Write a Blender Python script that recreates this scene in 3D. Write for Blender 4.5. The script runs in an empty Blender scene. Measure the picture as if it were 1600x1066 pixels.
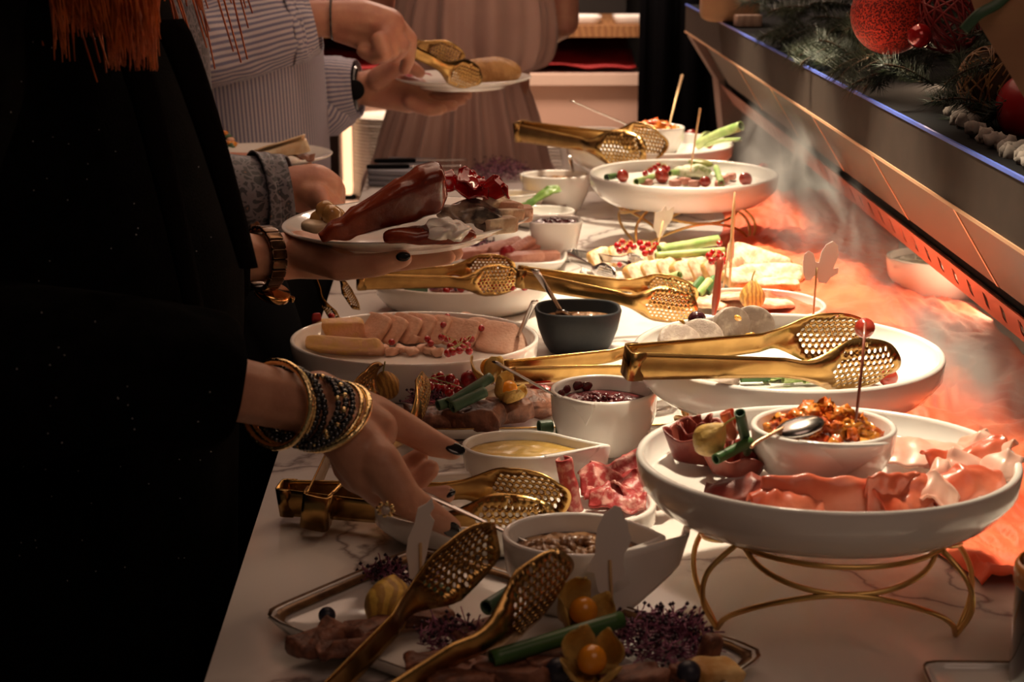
import bpy, bmesh, math, random
from mathutils import Vector, Matrix, noise
from mathutils.geometry import delaunay_2d_cdt
R = random.Random(7)
PI = math.pi
SC = bpy.context.scene
COL = SC.collection
V = Vector

# ------------------------------------------------------------------ camera, world, lights, exposure
T = 0.90                                   # height of the table top
F = 2700.0                                 # focal length in pixels of a 1600 px wide frame
CAM = V((0, 0, T + 0.539))
pitch = math.atan(693 / F)
yaw = math.atan(50 / F * math.cos(pitch))
cam_d = bpy.data.cameras.new('camera'); cam = bpy.data.objects.new('camera', cam_d); COL.objects.link(cam)
cam.location = CAM; cam.rotation_euler = (PI / 2 - pitch, 0, -yaw)
cam_d.sensor_width = 36; cam_d.lens = F / 1600 * 36; cam_d.clip_start = .02
cam_d.dof.use_dof = True; cam_d.dof.focus_distance = 1.72; cam_d.dof.aperture_fstop = 11
SC.camera = cam
SC.view_settings.view_transform = 'Standard'; SC.view_settings.look = 'None'
SC.view_settings.gamma = 1; SC.view_settings.use_curve_mapping = False
SC.view_settings.exposure = 0.0
w = bpy.data.worlds.new('world'); SC.world = w; w.use_nodes = True
w.node_tree.nodes['Background'].inputs[0].default_value = (1.0, .72, .5, 1)
w.node_tree.nodes['Background'].inputs[1].default_value = 0.035

def lamp(name, kind, loc, target, power, color, size=.1, size_y=None, spot=None, blend=.5):
    d = bpy.data.lights.new(name, kind); d.energy = power; d.color = color
    if kind == 'AREA':
        d.size = size
        if size_y: d.shape = 'RECTANGLE'; d.size_y = size_y
    else:
        d.shadow_soft_size = size
    if spot: d.spot_size = math.radians(spot); d.spot_blend = blend
    o = bpy.data.objects.new(name, d); COL.objects.link(o); o.location = loc
    o.rotation_euler = (V(target) - V(loc)).to_track_quat('-Z', 'Y').to_euler()
    return o
WARM = (1.0, .70, .42)
WARMER = (1.0, .58, .33)
for y_, e_ in ((1.60, 42), (2.02, 62), (2.50, 78), (3.10, 48)):
    lamp('heat_spot', 'SPOT', (.25, y_, 1.68), (.32, y_ - .16, .95), e_, (1, .82, .58), .035, spot=48, blend=.5)
lamp('stack_spot', 'SPOT', (.0, 4.75, 2.1), (-.12, 4.40, .8), 70, WARM, .05, spot=50, blend=.7)
lamp('hood_lamp', 'AREA', (.63, 2.2, 1.04), (.25, 2.2, .94), 6.5, (1, .66, .42), .05, 2.6)
lamp('room_fill', 'AREA', (-.1, 2.9, 2.55), (-.1, 2.9, 0), 12, (1, .64, .44), 1.2, 2.6)  # added area fill over the whole room, not a real fitting
lamp('wall_fill', 'AREA', (.15, 4.2, 2.3), (.15, 4.75, .9), 44, (1, .72, .55), .8, .3)  # unseen light added to brighten the back wall and sideboard
lamp('room_fill', 'AREA', (.5, .2, 2.4), (.0, 1.7, .9), 3.0, (1, .64, .48), 1.0, 1.0)  # second added fill, lifts the near end of the table

def basis():
    f = V((math.sin(yaw) * math.cos(pitch), math.cos(yaw) * math.cos(pitch), -math.sin(pitch)))
    r = V((math.cos(yaw), -math.sin(yaw), 0)); return f, r, r.cross(f)
FW, RT, UP = basis()
def ray(x, y): return FW + RT * ((x - 800) / F) + UP * ((533 - y) / F)
LIFT = [0.0]                               # extra height of what lies on a raised dish floor
def P(x, y, h=0.0):                        # the point of the horizontal plane h above the table seen at a photo pixel
    r = ray(x, y); return CAM + r * ((T + h + LIFT[0] - CAM.z) / r.z)
def Q(x, y, Y):                            # the same for the vertical plane at distance Y
    r = ray(x, y); return CAM + r * (Y / r.y)
def QX(x, y, X):
    r = ray(x, y); return CAM + r * (X / r.x)

# ------------------------------------------------------------------ materials
def mat(name, c1, c2=None, scale=30, rough=.5, metal=0, bump=0, bscale=None, coat=0, sss=0, trans=0, kind='noise',
        lo=.4, hi=.6, c3=None, emit=0, alpha=1, ior=1.45, sheen=0, detail=4):
    m = bpy.data.materials.new(name); m.use_nodes = True
    nt = m.node_tree; b = nt.nodes['Principled BSDF']; L = nt.links
    b.inputs['Base Color'].default_value = (*c1, 1); b.inputs['Roughness'].default_value = rough
    b.inputs['Metallic'].default_value = metal; b.inputs['Coat Weight'].default_value = coat
    b.inputs['Coat Roughness'].default_value = .08
    b.inputs['Transmission Weight'].default_value = trans; b.inputs['IOR'].default_value = ior
    b.inputs['Sheen Weight'].default_value = sheen; b.inputs['Alpha'].default_value = alpha
    if sss:
        b.inputs['Subsurface Weight'].default_value = sss; b.inputs['Subsurface Radius'].default_value = (.01, .004, .002)
        b.inputs['Subsurface Scale'].default_value = 1
    if emit:
        b.inputs['Emission Color'].default_value = (*c1, 1); b.inputs['Emission Strength'].default_value = emit
    tc = nt.nodes.new('ShaderNodeTexCoord')
    if c2:
        if kind == 'voronoi':
            t = nt.nodes.new('ShaderNodeTexVoronoi'); out = t.outputs['Distance']
        elif kind == 'wave':
            t = nt.nodes.new('ShaderNodeTexWave'); t.inputs['Distortion'].default_value = 6; t.inputs['Detail'].default_value = 3; out = t.outputs['Fac']
        else:
            t = nt.nodes.new('ShaderNodeTexNoise'); t.inputs['Detail'].default_value = detail; out = t.outputs['Fac']
        t.inputs['Scale'].default_value = scale; L.new(tc.outputs['Object'], t.inputs['Vector'])
        cr = nt.nodes.new('ShaderNodeValToRGB'); e = cr.color_ramp.elements
        e[0].position = lo; e[0].color = (*c1, 1); e[1].position = hi; e[1].color = (*c2, 1)
        if c3: x = e.new(min(.98, hi + .12)); x.color = (*c3, 1)
        L.new(out, cr.inputs[0]); L.new(cr.outputs[0], b.inputs['Base Color'])
    if bump:
        n = nt.nodes.new('ShaderNodeTexNoise'); n.inputs['Scale'].default_value = bscale or scale * 2; n.inputs['Detail'].default_value = 5
        L.new(tc.outputs['Object'], n.inputs['Vector'])
        bp = nt.nodes.new('ShaderNodeBump'); bp.inputs['Strength'].default_value = bump; bp.inputs['Distance'].default_value = .002
        L.new(n.outputs['Fac'], bp.inputs['Height']); L.new(bp.outputs[0], b.inputs['Normal'])
    return m
porc = mat('porcelain', (.80, .77, .73), rough=.12, coat=.6)
porcw = mat('porcelain_plain', (.78, .75, .71), rough=.2, coat=.3)
gold = mat('brushed_gold', (.50, .305, .105), (.42, .25, .085), 60, rough=.27, metal=1, bump=.04, bscale=300)
wire = mat('gold_wire', (.72, .47, .17), rough=.32, metal=1)
bangle = mat('polished_gold', (1.0, .76, .38), rough=.12, metal=1, bump=.5, bscale=250)
steel = mat('steel', (.48, .45, .43), rough=.2, metal=1)
glaze = mat('black_stoneware', (.012, .014, .017), (.014, .016, .018), 40, rough=.5, bump=.1, bscale=200, ior=1.3)
goldrim = mat('gold_brown_rim', (.28, .16, .07), (.13, .07, .035), 60, rough=.35, metal=.5)
skin = mat('skin', (.60, .31, .20), (.52, .25, .16), 35, rough=.45, bump=.18, bscale=260, sss=.12)
skin2 = mat('skin_warm', (.52, .26, .17), (.45, .20, .14), 35, rough=.45, bump=.18, bscale=240, sss=.1)
nail = mat('black_nail', (.006, .006, .008), rough=.1, coat=1)
black = mat('black_wool', (.0022, .0020, .0020), (.004, .0036, .0036), 60, rough=1, bump=.5, bscale=500, ior=1.12)
black2 = mat('black_lapel', (.007, .005, .005), rough=1, ior=1.15, bump=.4, bscale=600)
blacks = mat('black_cloth', (.003, .003, .004), rough=1, ior=1.12)
lint = mat('lint', (.5, .5, .5), rough=1)
hairm = mat('auburn_hair', (.72, .17, .03), (.40, .07, .014), 50, rough=.42, bump=.3, bscale=120)
hairdark = mat('dark_hair', (.03, .018, .012), rough=.5)
rose = mat('dusty_rose_cloth', (.40, .24, .20), (.36, .21, .175), 8, rough=.55, sheen=.3, bump=.15, bscale=400)
redm = mat('currant_red', (.42, .006, .008), (.30, .004, .006), 90, rough=.12, coat=1, sss=.1)
grape = mat('grape_red', (.26, .018, .012), (.42, .05, .03), 60, rough=.16, coat=.8)
grapeflesh = mat('dark_grape', (.045, .012, .016), rough=.14, coat=.8)
blueb = mat('blueberry', (.012, .014, .03), (.03, .03, .05), 50, rough=.4)
green = mat('green_onion', (.035, .10, .03), (.07, .17, .045), 25, rough=.35, lo=.3, hi=.7)
greenl = mat('pale_green_onion', (.22, .40, .10), (.48, .58, .26), 35, rough=.35, lo=.35, hi=.65)
leekd = mat('dark_leek', (.05, .11, .06), (.09, .16, .09), 30, rough=.4)
husk = mat('physalis_husk', (.62, .40, .11), (.42, .27, .08), 70, rough=.5, bump=.7, bscale=160, sss=.1)
huskd = mat('physalis_husk_dry', (.55, .30, .06), (.32, .15, .03), 70, rough=.6, bump=.8, bscale=180, kind='wave')
berry = mat('physalis_berry', (.80, .30, .02), rough=.25, coat=.5)
pate = mat('pate', (.66, .36, .24), (.72, .44, .31), 60, rough=.55, bump=.5, bscale=300)
patey = mat('pate_yellow_edge', (.66, .40, .14), (.68, .38, .24), 45, rough=.5, bump=.6, bscale=250)
ham = mat('meat_brown', (.11, .040, .024), (.26, .105, .062), 95, rough=.5, bump=1, bscale=180)
duck = mat('sliced_meat', (.44, .17, .12), (.55, .26, .19), 50, rough=.45, bump=.6, bscale=200)
rind = mat('meat_rind', (.15, .045, .02), rough=.4, bump=.6, bscale=120)
prosc = mat('prosciutto', (.56, .075, .030), (.68, .22, .13), 22, rough=.3, coat=.3, lo=.35, hi=.7, bump=.3, bscale=90, sss=.1)
proscd = mat('dark_dried_ham', (.16, .022, .018), (.30, .07, .045), 30, rough=.4, bump=.4, bscale=120)
fat = mat('ham_fat', (.62, .36, .25), rough=.4)
hamp = mat('pink_ham', (.74, .38, .29), (.80, .52, .42), 28, rough=.32, coat=.2, sss=.1)
salami = mat('salami', (.36, .04, .04), (.62, .30, .25), 130, rough=.42, lo=.47, hi=.64, bump=.5, bscale=150)
terr = mat('terrine', (.50, .41, .33), (.30, .23, .19), 110, rough=.5, lo=.3, hi=.55, bump=.4, bscale=250)
bread = mat('strudel_crust', (.52, .26, .07), (.70, .46, .20), 45, rough=.6, bump=.8, bscale=220)
breadin = mat('strudel_filling', (.80, .66, .48), (.52, .33, .20), 80, rough=.6, bump=.6, bscale=200)
rollm = mat('roll_crust', (.36, .17, .05), (.54, .30, .11), 45, rough=.55, bump=.8, bscale=200)
must = mat('mustard_sauce', (.62, .40, .10), (.52, .32, .07), 110, rough=.22, bump=.3, bscale=200, coat=.4)
jam = mat('cranberry_jam', (.045, .006, .008), (.11, .012, .015), 90, rough=.22, bump=.6, bscale=240, coat=.3)
onionm = mat('onion_confit', (.16, .07, .03), (.34, .18, .085), 110, rough=.22, bump=.6, bscale=240, coat=.3)
chut = mat('tomato_chutney', (.58, .11, .015), (.72, .28, .04), 45, rough=.22, coat=.6, bump=.7, bscale=120)
chutd = mat('tomato_chutney_dark', (.42, .05, .012), (.58, .12, .02), 45, rough=.25, coat=.5, bump=.7, bscale=120)
sprout = mat('purple_sprout', (.14, .02, .07), (.44, .17, .27), 120, rough=.45)
sproutd = mat('dark_sprout_leaf', (.03, .008, .02), rough=.5)
paper = mat('white_card', (.86, .80, .76), rough=.7)
stickm = mat('bamboo_stick', (.66, .44, .22), rough=.6)
woodd = mat('reddish_wood_stick', (.24, .05, .025), rough=.35, coat=.4)
lobster = mat('lobster_shell', (.30, .050, .016), (.15, .018, .008), 26, rough=.25, coat=.4, bump=.6, bscale=70, lo=.35, hi=.65)
egg = mat('egg_white', (.80, .76, .70), rough=.3, sss=.1, bump=.5, bscale=70)
cream = mat('cream_cheese', (.70, .58, .40), (.60, .42, .24), 60, rough=.35)
oyst = mat('oyster', (.36, .27, .20), (.05, .035, .03), 60, rough=.25, bump=.8, bscale=90, coat=.4)
gel = mat('onion_jelly', (.60, .34, .12), rough=.12, coat=1, sss=.1)
cheese = mat('herb_cheese', (.62, .62, .45), (.30, .36, .14), 90, rough=.6, lo=.5, hi=.62, bump=.5)
straw = mat('straw', (.26, .13, .04), (.14, .06, .02), 60, rough=.6)
kraft = mat('kraft_paper', (.42, .23, .12), (.36, .19, .10), 20, rough=.7)
cotton = mat('cotton_snow', (.32, .28, .25), rough=1, bump=.8, bscale=80)
pinem = mat('pine_needle', (.008, .018, .008), (.022, .034, .013), 20, rough=.5)
barkm = mat('pine_stem', (.05, .03, .015), rough=.8)
glitter = mat('red_glitter', (.16, .005, .004), (.60, .035, .012), 400, rough=.3, metal=.4, bump=1, bscale=700, kind='voronoi')
redg = mat('red_gloss', (.42, .01, .012), rough=.12, metal=.3, coat=1)
redmt = mat('red_matt', (.30, .006, .010), rough=.4, coat=.2)
redcl = mat('red_cloth', (.28, .006, .008), rough=.7, bump=.4, bscale=60)
orange = mat('orange_organza', (.80, .10, .025), (.86, .17, .06), 14, rough=.6, sheen=.2, bump=1, bscale=55)
hoodm = mat('dark_bronze_metal', (.030, .021, .017), (.036, .025, .020), 30, rough=.6, metal=.0, ior=1.3)
hoodp = mat('bronze_panel', (.085, .062, .036), rough=.5, metal=.1)
coppr = mat('copper_edge', (.80, .48, .29), rough=.35, metal=.5)
copps = mat('copper_strip', (.52, .20, .13), rough=.34, metal=.7)
hoodb = mat('black_metal', (.006, .006, .007), rough=.9, ior=1.2)
beige = mat('beige_laminate', (.50, .34, .27), rough=.45)
beigel = mat('pale_laminate', (.60, .46, .38), rough=.4)
wood = mat('oak', (.30, .15, .06), (.22, .10, .04), 18, rough=.5, kind='wave')
dark = mat('dark_wall', (.010, .008, .007), rough=.8)
darkw = mat('dark_wood', (.05, .028, .018), (.035, .02, .012), 14, rough=.5)
floorm = mat('dark_brown_floor', (.07, .04, .025), (.05, .028, .018), 10, rough=.5)
ceilm = mat('warm_ceiling', (.25, .17, .12), rough=.9)
greyc = mat('grey_napkin', (.22, .22, .25), rough=.8)
glassd = mat('dark_bottle_glass', (.012, .004, .002), rough=.08, coat=1)
amber = mat('amber_label', (.55, .18, .02), rough=.2, coat=.6)
rattan = mat('red_rattan', (.20, .012, .012), rough=.5)
sardine = mat('little_fish', (.52, .50, .42), (.36, .34, .28), 60, rough=.3)

def marble():
    m = mat('marble_top', (.76, .72, .68), rough=.16, coat=.25); nt = m.node_tree; b = nt.nodes['Principled BSDF']; L = nt.links
    tc = nt.nodes.new('ShaderNodeTexCoord'); n1 = nt.nodes.new('ShaderNodeTexNoise'); n1.inputs['Scale'].default_value = 3.2; n1.inputs['Detail'].default_value = 7
    L.new(tc.outputs['Object'], n1.inputs['Vector'])
    mp = nt.nodes.new('ShaderNodeMixRGB'); mp.blend_type = 'ADD'; mp.inputs[0].default_value = .55
    L.new(tc.outputs['Object'], mp.inputs[1]); L.new(n1.outputs['Color'], mp.inputs[2])
    v = nt.nodes.new('ShaderNodeTexVoronoi'); v.feature = 'DISTANCE_TO_EDGE'; v.inputs['Scale'].default_value = 3.6
    L.new(mp.outputs[0], v.inputs['Vector'])
    cr = nt.nodes.new('ShaderNodeValToRGB'); e = cr.color_ramp.elements
    e[0].position = 0; e[0].color = (.26, .21, .20, 1); e[1].position = .022; e[1].color = (.66, .61, .58, 1)
    x = e.new(.09); x.color = (.77, .73, .69, 1)
    L.new(v.outputs['Distance'], cr.inputs[0]); L.new(cr.outputs[0], b.inputs['Base Color']); return m
marb = marble()
def striped(name, n, ca=(.50, .46, .50), cb=(.17, .17, .27), axis='X'):
    m = mat(name, ca, rough=.75, bump=.2, bscale=300); nt = m.node_tree; b = nt.nodes['Principled BSDF']; L = nt.links
    tc = nt.nodes.new('ShaderNodeUVMap'); s = nt.nodes.new('ShaderNodeSeparateXYZ'); L.new(tc.outputs[0], s.inputs[0])
    a = nt.nodes.new('ShaderNodeMath'); a.operation = 'MULTIPLY'; a.inputs[1].default_value = n; L.new(s.outputs[axis], a.inputs[0])
    f = nt.nodes.new('ShaderNodeMath'); f.operation = 'FRACT'; L.new(a.outputs[0], f.inputs[0])
    cr = nt.nodes.new('ShaderNodeValToRGB'); e = cr.color_ramp.elements
    e[0].position = .44; e[0].color = (*ca, 1); e[1].position = .54; e[1].color = (*cb, 1); x = e.new(.94); x.color = (*cb, 1); y = e.new(1.); y.color = (*ca, 1)
    L.new(f.outputs[0], cr.inputs[0]); L.new(cr.outputs[0], b.inputs['Base Color']); return m
shirt = striped('striped_shirt', 150); sleevem = striped('striped_sleeve', 44)
def paisley():
    m = mat('paisley', (.02, .02, .025), rough=.5, sheen=.1); nt = m.node_tree; b = nt.nodes['Principled BSDF']; L = nt.links
    tc = nt.nodes.new('ShaderNodeTexCoord'); w_ = nt.nodes.new('ShaderNodeTexVoronoi'); w_.feature = 'DISTANCE_TO_EDGE'; w_.inputs['Scale'].default_value = 90
    n = nt.nodes.new('ShaderNodeTexNoise'); n.inputs['Scale'].default_value = 60; mx = nt.nodes.new('ShaderNodeMixRGB'); mx.blend_type = 'ADD'; mx.inputs[0].default_value = .02
    L.new(tc.outputs['Object'], mx.inputs[1]); L.new(n.outputs['Color'], mx.inputs[2]); L.new(tc.outputs['Object'], n.inputs['Vector']); L.new(mx.outputs[0], w_.inputs['Vector'])
    cr = nt.nodes.new('ShaderNodeValToRGB'); e = cr.color_ramp.elements; cr.color_ramp.interpolation = 'CONSTANT'
    e[0].color = (.10, .09, .11, 1); e[1].position = .12; e[1].color = (.012, .012, .02, 1); x = e.new(.42); x.color = (.16, .075, .04, 1); y = e.new(.5); y.color = (.03, .03, .04, 1)
    L.new(w_.outputs['Distance'], cr.inputs[0]); L.new(cr.outputs[0], b.inputs['Base Color']); return m
pais = paisley()

# ------------------------------------------------------------------ object helpers
def mesh(name, vs, fs, m, smooth=True, uv=None):
    me = bpy.data.meshes.new(name); me.from_pydata([tuple(v) for v in vs], [], fs); me.update()
    if smooth: me.polygons.foreach_set('use_smooth', [True] * len(me.polygons))
    for x in (m if isinstance(m, (list, tuple)) else [m]): me.materials.append(x)
    if uv:
        l = me.uv_layers.new(name='UVMap')
        for p in me.polygons:
            for li, vi in zip(p.loop_indices, p.vertices): l.data[li].uv = uv[vi]
            us = [l.data[i].uv[0] for i in p.loop_indices]
            if max(us) - min(us) > .5:
                for i in p.loop_indices:
                    if l.data[i].uv[0] < .5: l.data[i].uv[0] += 1
    return me
def obj(name, me, parent=None, loc=None, rot=None, sc=None):
    o = bpy.data.objects.new(name, me); COL.objects.link(o)
    if parent: o.parent = parent
    if loc is not None: o.location = loc
    if rot is not None: o.rotation_euler = rot
    if sc is not None: o.scale = sc if hasattr(sc, '__len__') else (sc,) * 3
    return o
def tag(o, label=None, cat=None, group=None, kind=None):
    if label: o['label'] = label
    if cat: o['category'] = cat
    if group: o['group'] = group
    if kind: o['kind'] = kind
    return o
def thing(name, label, cat, loc=(0, 0, 0), rot=(0, 0, 0), group=None, sc=None):
    return tag(obj(name, None, None, loc, rot, sc), label, cat, group)
ORD = 'first second third fourth fifth sixth seventh eighth ninth tenth eleventh twelfth thirteenth fourteenth fifteenth sixteenth seventeenth eighteenth nineteenth twentieth twenty-first twenty-second twenty-third twenty-fourth'.split()
class G:                                    # geometry collector
    def __init__(s): s.v = []; s.f = []; s.mi = []
    def add(s, vs, fs, mi=0):
        n = len(s.v); s.v += [V(v) for v in vs]; s.f += [tuple(i + n for i in f) for f in fs]; s.mi += [mi] * len(fs); return s
    def box(s, a, b, mi=0):
        x0, y0, z0 = a; x1, y1, z1 = b
        return s.add([(x0, y0, z0), (x1, y0, z0), (x1, y1, z0), (x0, y1, z0), (x0, y0, z1), (x1, y0, z1), (x1, y1, z1), (x0, y1, z1)],
                     [(0, 3, 2, 1), (4, 5, 6, 7), (0, 1, 5, 4), (1, 2, 6, 5), (2, 3, 7, 6), (3, 0, 4, 7)], mi)
    def me(s, name, m, smooth=True, bevel=0, uv=None):
        me = mesh(name, s.v, s.f, m, smooth, uv)
        if len(set(s.mi)) > 1: me.polygons.foreach_set('material_index', s.mi)
        return me
def tube_geo(pts, rad, seg=10, closed=False, cap=True, flat=1.0, upv=None):
    pts = [V(p) for p in pts]; n = len(pts); rad = rad if hasattr(rad, '__len__') else [rad] * n
    vs, fs, uv = [], [], []; prev = None; ln = 0
    for i, p in enumerate(pts):
        t = (pts[(i + 1) % n] - pts[i - 1]) if closed else (pts[min(i + 1, n - 1)] - pts[max(i - 1, 0)])
        t = t.normalized() if t.length > 1e-9 else V((0, 0, 1))
        if prev is None:
            a = V(upv) if upv else (V((0, 0, 1)) if abs(t.z) < .9 else V((1, 0, 0)))
            nrm = (a - t * a.dot(t)).normalized()
        else: nrm = (prev - t * prev.dot(t)).normalized()
        prev = nrm; bn = t.cross(nrm); ln += (p - pts[i - 1]).length if i else 0
        r = rad[i]; ra, rb = r if hasattr(r, '__len__') else (r, r * flat)
        for k in range(seg):
            a = 2 * PI * k / seg; vs.append(p + nrm * (math.cos(a) * ra) + bn * (math.sin(a) * rb)); uv.append((k / seg, ln))
    m = n if closed else n - 1
    for i in range(m):
        for k in range(seg):
            a, b = i * seg + k, i * seg + (k + 1) % seg; c, d = ((i + 1) % n) * seg + (k + 1) % seg, ((i + 1) % n) * seg + k
            fs.append((a, b, c, d))
    if cap and not closed: fs.append(tuple(range(seg))[::-1]); fs.append(tuple((n - 1) * seg + k for k in range(seg)))
    return vs, fs, uv
def tube(name, pts, rad, m, seg=10, closed=False, **k):
    v, f, uv = tube_geo(pts, rad, seg, closed, **k); return mesh(name, v, f, m, True, uv)
def spline(pts, n=8, closed=False):        # Catmull-Rom
    pts = [V(p) for p in pts]; o = []; N = len(pts)
    for i in range(N if closed else N - 1):
        g = (lambda j: pts[j % N]) if closed else (lambda j: pts[max(0, min(N - 1, j))])
        a, b, c, d = g(i - 1), g(i), g(i + 1), g(i + 2)
        for k in range(n):
            t = k / n; o.append(.5 * ((2 * b) + (c - a) * t + (2 * a - 5 * b + 4 * c - d) * t * t + (3 * b - a - 3 * c + d) * t ** 3))
    if not closed: o.append(pts[-1])
    return o
def lerp(a, b, t): return a + (b - a) * t
def sq(name, r, m, e=.5, nz=.0, ns=20, seg=20, rings=10, seed=0, e2=None, fn=None):   # rounded block / ellipsoid with uneven surface
    rx, ry, rz = r; e2 = e if e2 is None else e2; c = lambda a, n: math.copysign(abs(math.cos(a)) ** n, math.cos(a)); s_ = lambda a, n: math.copysign(abs(math.sin(a)) ** n, math.sin(a))
    vs = []; fs = []
    for i in range(1, rings):
        a = -PI / 2 + PI * i / rings
        for k in range(seg):
            b = 2 * PI * k / seg; vs.append(V((rx * c(a, e) * c(b, e2), ry * c(a, e) * s_(b, e2), rz * s_(a, e))))
    vs += [V((0, 0, -rz)), V((0, 0, rz))]
    for i in range(rings - 2):
        for k in range(seg): fs.append((i * seg + k, i * seg + (k + 1) % seg, (i + 1) * seg + (k + 1) % seg, (i + 1) * seg + k))
    B, U = len(vs) - 2, len(vs) - 1
    for k in range(seg): fs.append((B, (k + 1) % seg, k)); fs.append((U, (rings - 2) * seg + k, (rings - 2) * seg + (k + 1) % seg))
    for v in vs:
        if fn: v[:] = fn(v)
        if nz: v += noise.noise_vector(v * ns + V((seed * 3.7, seed * 1.3, 0))) * nz
    return mesh(name, vs, fs, m)
def solid(o, t, off=0):
    md = o.modifiers.new('s', 'SOLIDIFY'); md.thickness = t; md.offset = off; return o
def apply_mods(o):
    dg = bpy.context.evaluated_depsgraph_get(); me = bpy.data.meshes.new_from_object(o.evaluated_get(dg)); o.modifiers.clear(); o.data = me; return o

# dishes -----------------------------------------------------------
def ell(a, b): return lambda t: V((a * math.cos(t), b * math.sin(t), 0))
def sup(a, b, n=5):
    def f(t):
        c, s = math.cos(t), math.sin(t); k = (abs(c) ** n + abs(s) ** n) ** (-1 / n); return V((a * c * k, b * s * k, 0))
    return f
def leaf(a, b, tip, sg=.55, t2=0.0):
    def f(t):
        u = math.atan2(math.sin(t), math.cos(t)); k = max(0, 1 - abs(u) / sg) ** 1.6; k2 = max(0, 1 - (PI - abs(u)) / sg) ** 1.6
        return V((a * math.cos(t) + tip * k - t2 * k2, b * math.sin(t) * (1 - .25 * k), 0))
    return f
def dish_me(name, f, H, base=.82, th=.005, fl=.008, lift=None, m=None, seg=72, curve=.45, foot=.0, wide=None):
    a = (f(0).length + f(PI / 2).length) / 2; q = th / a
    prof = [(0, .0), (base * .9, .0), (base, .0015), (lerp(base, 1, curve * .75), H * .22), (lerp(base, 1, min(1, curve * 1.5)), H * .55), (1, H - th * .5), (1 - q * .15, H - th * .12), (1 - q * .5, H),
            (1 - q * .85, H - th * .15), (1 - q, H - th * .5), (lerp(base, 1, min(1, curve * 1.5)) - q, H * .58), (lerp(base, 1, curve * .75) - q, fl + (H - fl) * .22), (base - q, fl + .0012), (base * .86 - q, fl), (0, fl)]
    if wide: prof = wide
    vs, fs = [], []
    for j, (s, z) in enumerate(prof):
        for k in range(seg):
            t = 2 * PI * k / seg; p = f(t) * s
            vs.append(V((p.x, p.y, z + (lift(t) * (z / H) ** 1.5 * s if lift else 0))))
            if s == 0: break
    idx = []; n = 0
    for s, z in prof:
        idx.append([n] * seg if s == 0 else list(range(n, n + seg))); n += 1 if s == 0 else seg
    for j in range(len(prof) - 1):
        for k in range(seg):
            q4 = [idx[j][k], idx[j + 1][k], idx[j + 1][(k + 1) % seg], idx[j][(k + 1) % seg]]; u = []
            for x in q4:
                if x not in u: u.append(x)
            if len(u) > 2: fs.append(tuple(u))
    return mesh(name, vs, fs, m or porc)
def fin_me(f, H, t0, dt, out, th=.005, rise=0):      # the wall that runs on past the bowl as a free flap
    vs, fs = [], []; n, k = 14, 8
    for i in range(n + 1):
        s = i / n; t = t0 + dt * s; p = f(t); nr = V((p.x, p.y, 0)).normalized(); p = p + nr * out * s * s
        for j in range(k + 1):
            u = j / k; zb = (H + rise) * s ** 1.6 * .92; z = lerp(zb, H + rise * s, u); ins = (1 - (z / (H + 1e-6))) * .22
            for sgn in (0, 1): vs.append(V((p.x * (1 - ins) - nr.x * th * sgn, p.y * (1 - ins) - nr.y * th * sgn, z)))
    W = 2 * (k + 1)
    for i in range(n):
        for j in range(k):
            a = i * W + 2 * j
            fs += [(a, a + W, a + W + 2, a + 2), (a + 1, a + 3, a + W + 3, a + W + 1)]
        a = i * W + 2 * k; fs.append((a, a + W, a + W + 1, a + 1)); a = i * W; fs.append((a, a + 1, a + W + 1, a + W))
    for j in range(k):
        a = 2 * j; fs.append((a, a + 2, a + 3, a + 1)); a = n * W + 2 * j; fs.append((a, a + 1, a + 3, a + 2))
    return mesh('flap', vs, fs, porc)
def fill_me(name, f, s, z, m, nz=.003, ns=60, seed=0, dome=0, n=48, rings=10):
    vs = [V((0, 0, z + dome))]; fs = []
    for j in range(1, rings + 1):
        for k in range(n):
            p = f(2 * PI * k / n) * (s * j / rings); q = j / rings
            vs.append(V((p.x, p.y, z + dome * (1 - q * q) + noise.noise(V((p.x * ns, p.y * ns, seed))) * nz * (1 - q ** 6) * 1.4)))
    for k in range(n): fs.append((0, 1 + k, 1 + (k + 1) % n))
    for j in range(rings - 1):
        for k in range(n): a = 1 + j * n; fs.append((a + k, a + n + k, a + n + (k + 1) % n, a + (k + 1) % n))
    b = len(vs)
    for k in range(n): p = vs[1 + (rings - 1) * n + k]; vs.append(V((p.x * .9, p.y * .9, z - .006)))
    for k in range(n): a = 1 + (rings - 1) * n; fs.append((a + k, b + k, b + (k + 1) % n, a + (k + 1) % n))
    return mesh(name, vs, fs, m)

# ------------------------------------------------------------------ the setting
def struct(name, g, m, smooth=False): return tag(obj(name, g.me(name, m, smooth)), kind='structure')
struct('floor', G().box((-3, -.6, -.05), (3, 5.6, 0)), floorm)
struct('ceiling', G().box((-3, -.6, 2.7), (3, 5.6, 2.75)), ceilm)
struct('wall_back', G().box((-3, 5.5, 0), (3, 5.6, 2.7)), dark)
struct('wall_left', G().box((-3.1, -.6, 0), (-3, 5.6, 2.7)), dark)
struct('wall_right', G().box((3, -.6, 0), (3.1, 5.6, 2.7)), dark)
tt = thing('buffet_table', 'long buffet table with a pale marble top carrying all the dishes', 'table', (0, 0, 0))
g = G(); xl = lambda y: -.198 - (y - 1.13) * .013
g.add([(xl(.55), .55, T - .03), (1.25, .55, T - .03), (1.25, 3.50, T - .03), (xl(3.5), 3.50, T - .03), (xl(.55), .55, T), (1.25, .55, T), (1.25, 3.50, T), (xl(3.5), 3.50, T)],
      [(0, 3, 2, 1), (4, 5, 6, 7), (0, 1, 5, 4), (1, 2, 6, 5), (2, 3, 7, 6), (3, 0, 4, 7)])
obj('marble_top', g.me('marble_top', marb, False), tt)
obj('cabinet_base', G().box((-.17, .60, 0), (1.22, 3.46, T - .03)).me('cabinet_base', darkw, False), tt)

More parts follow.
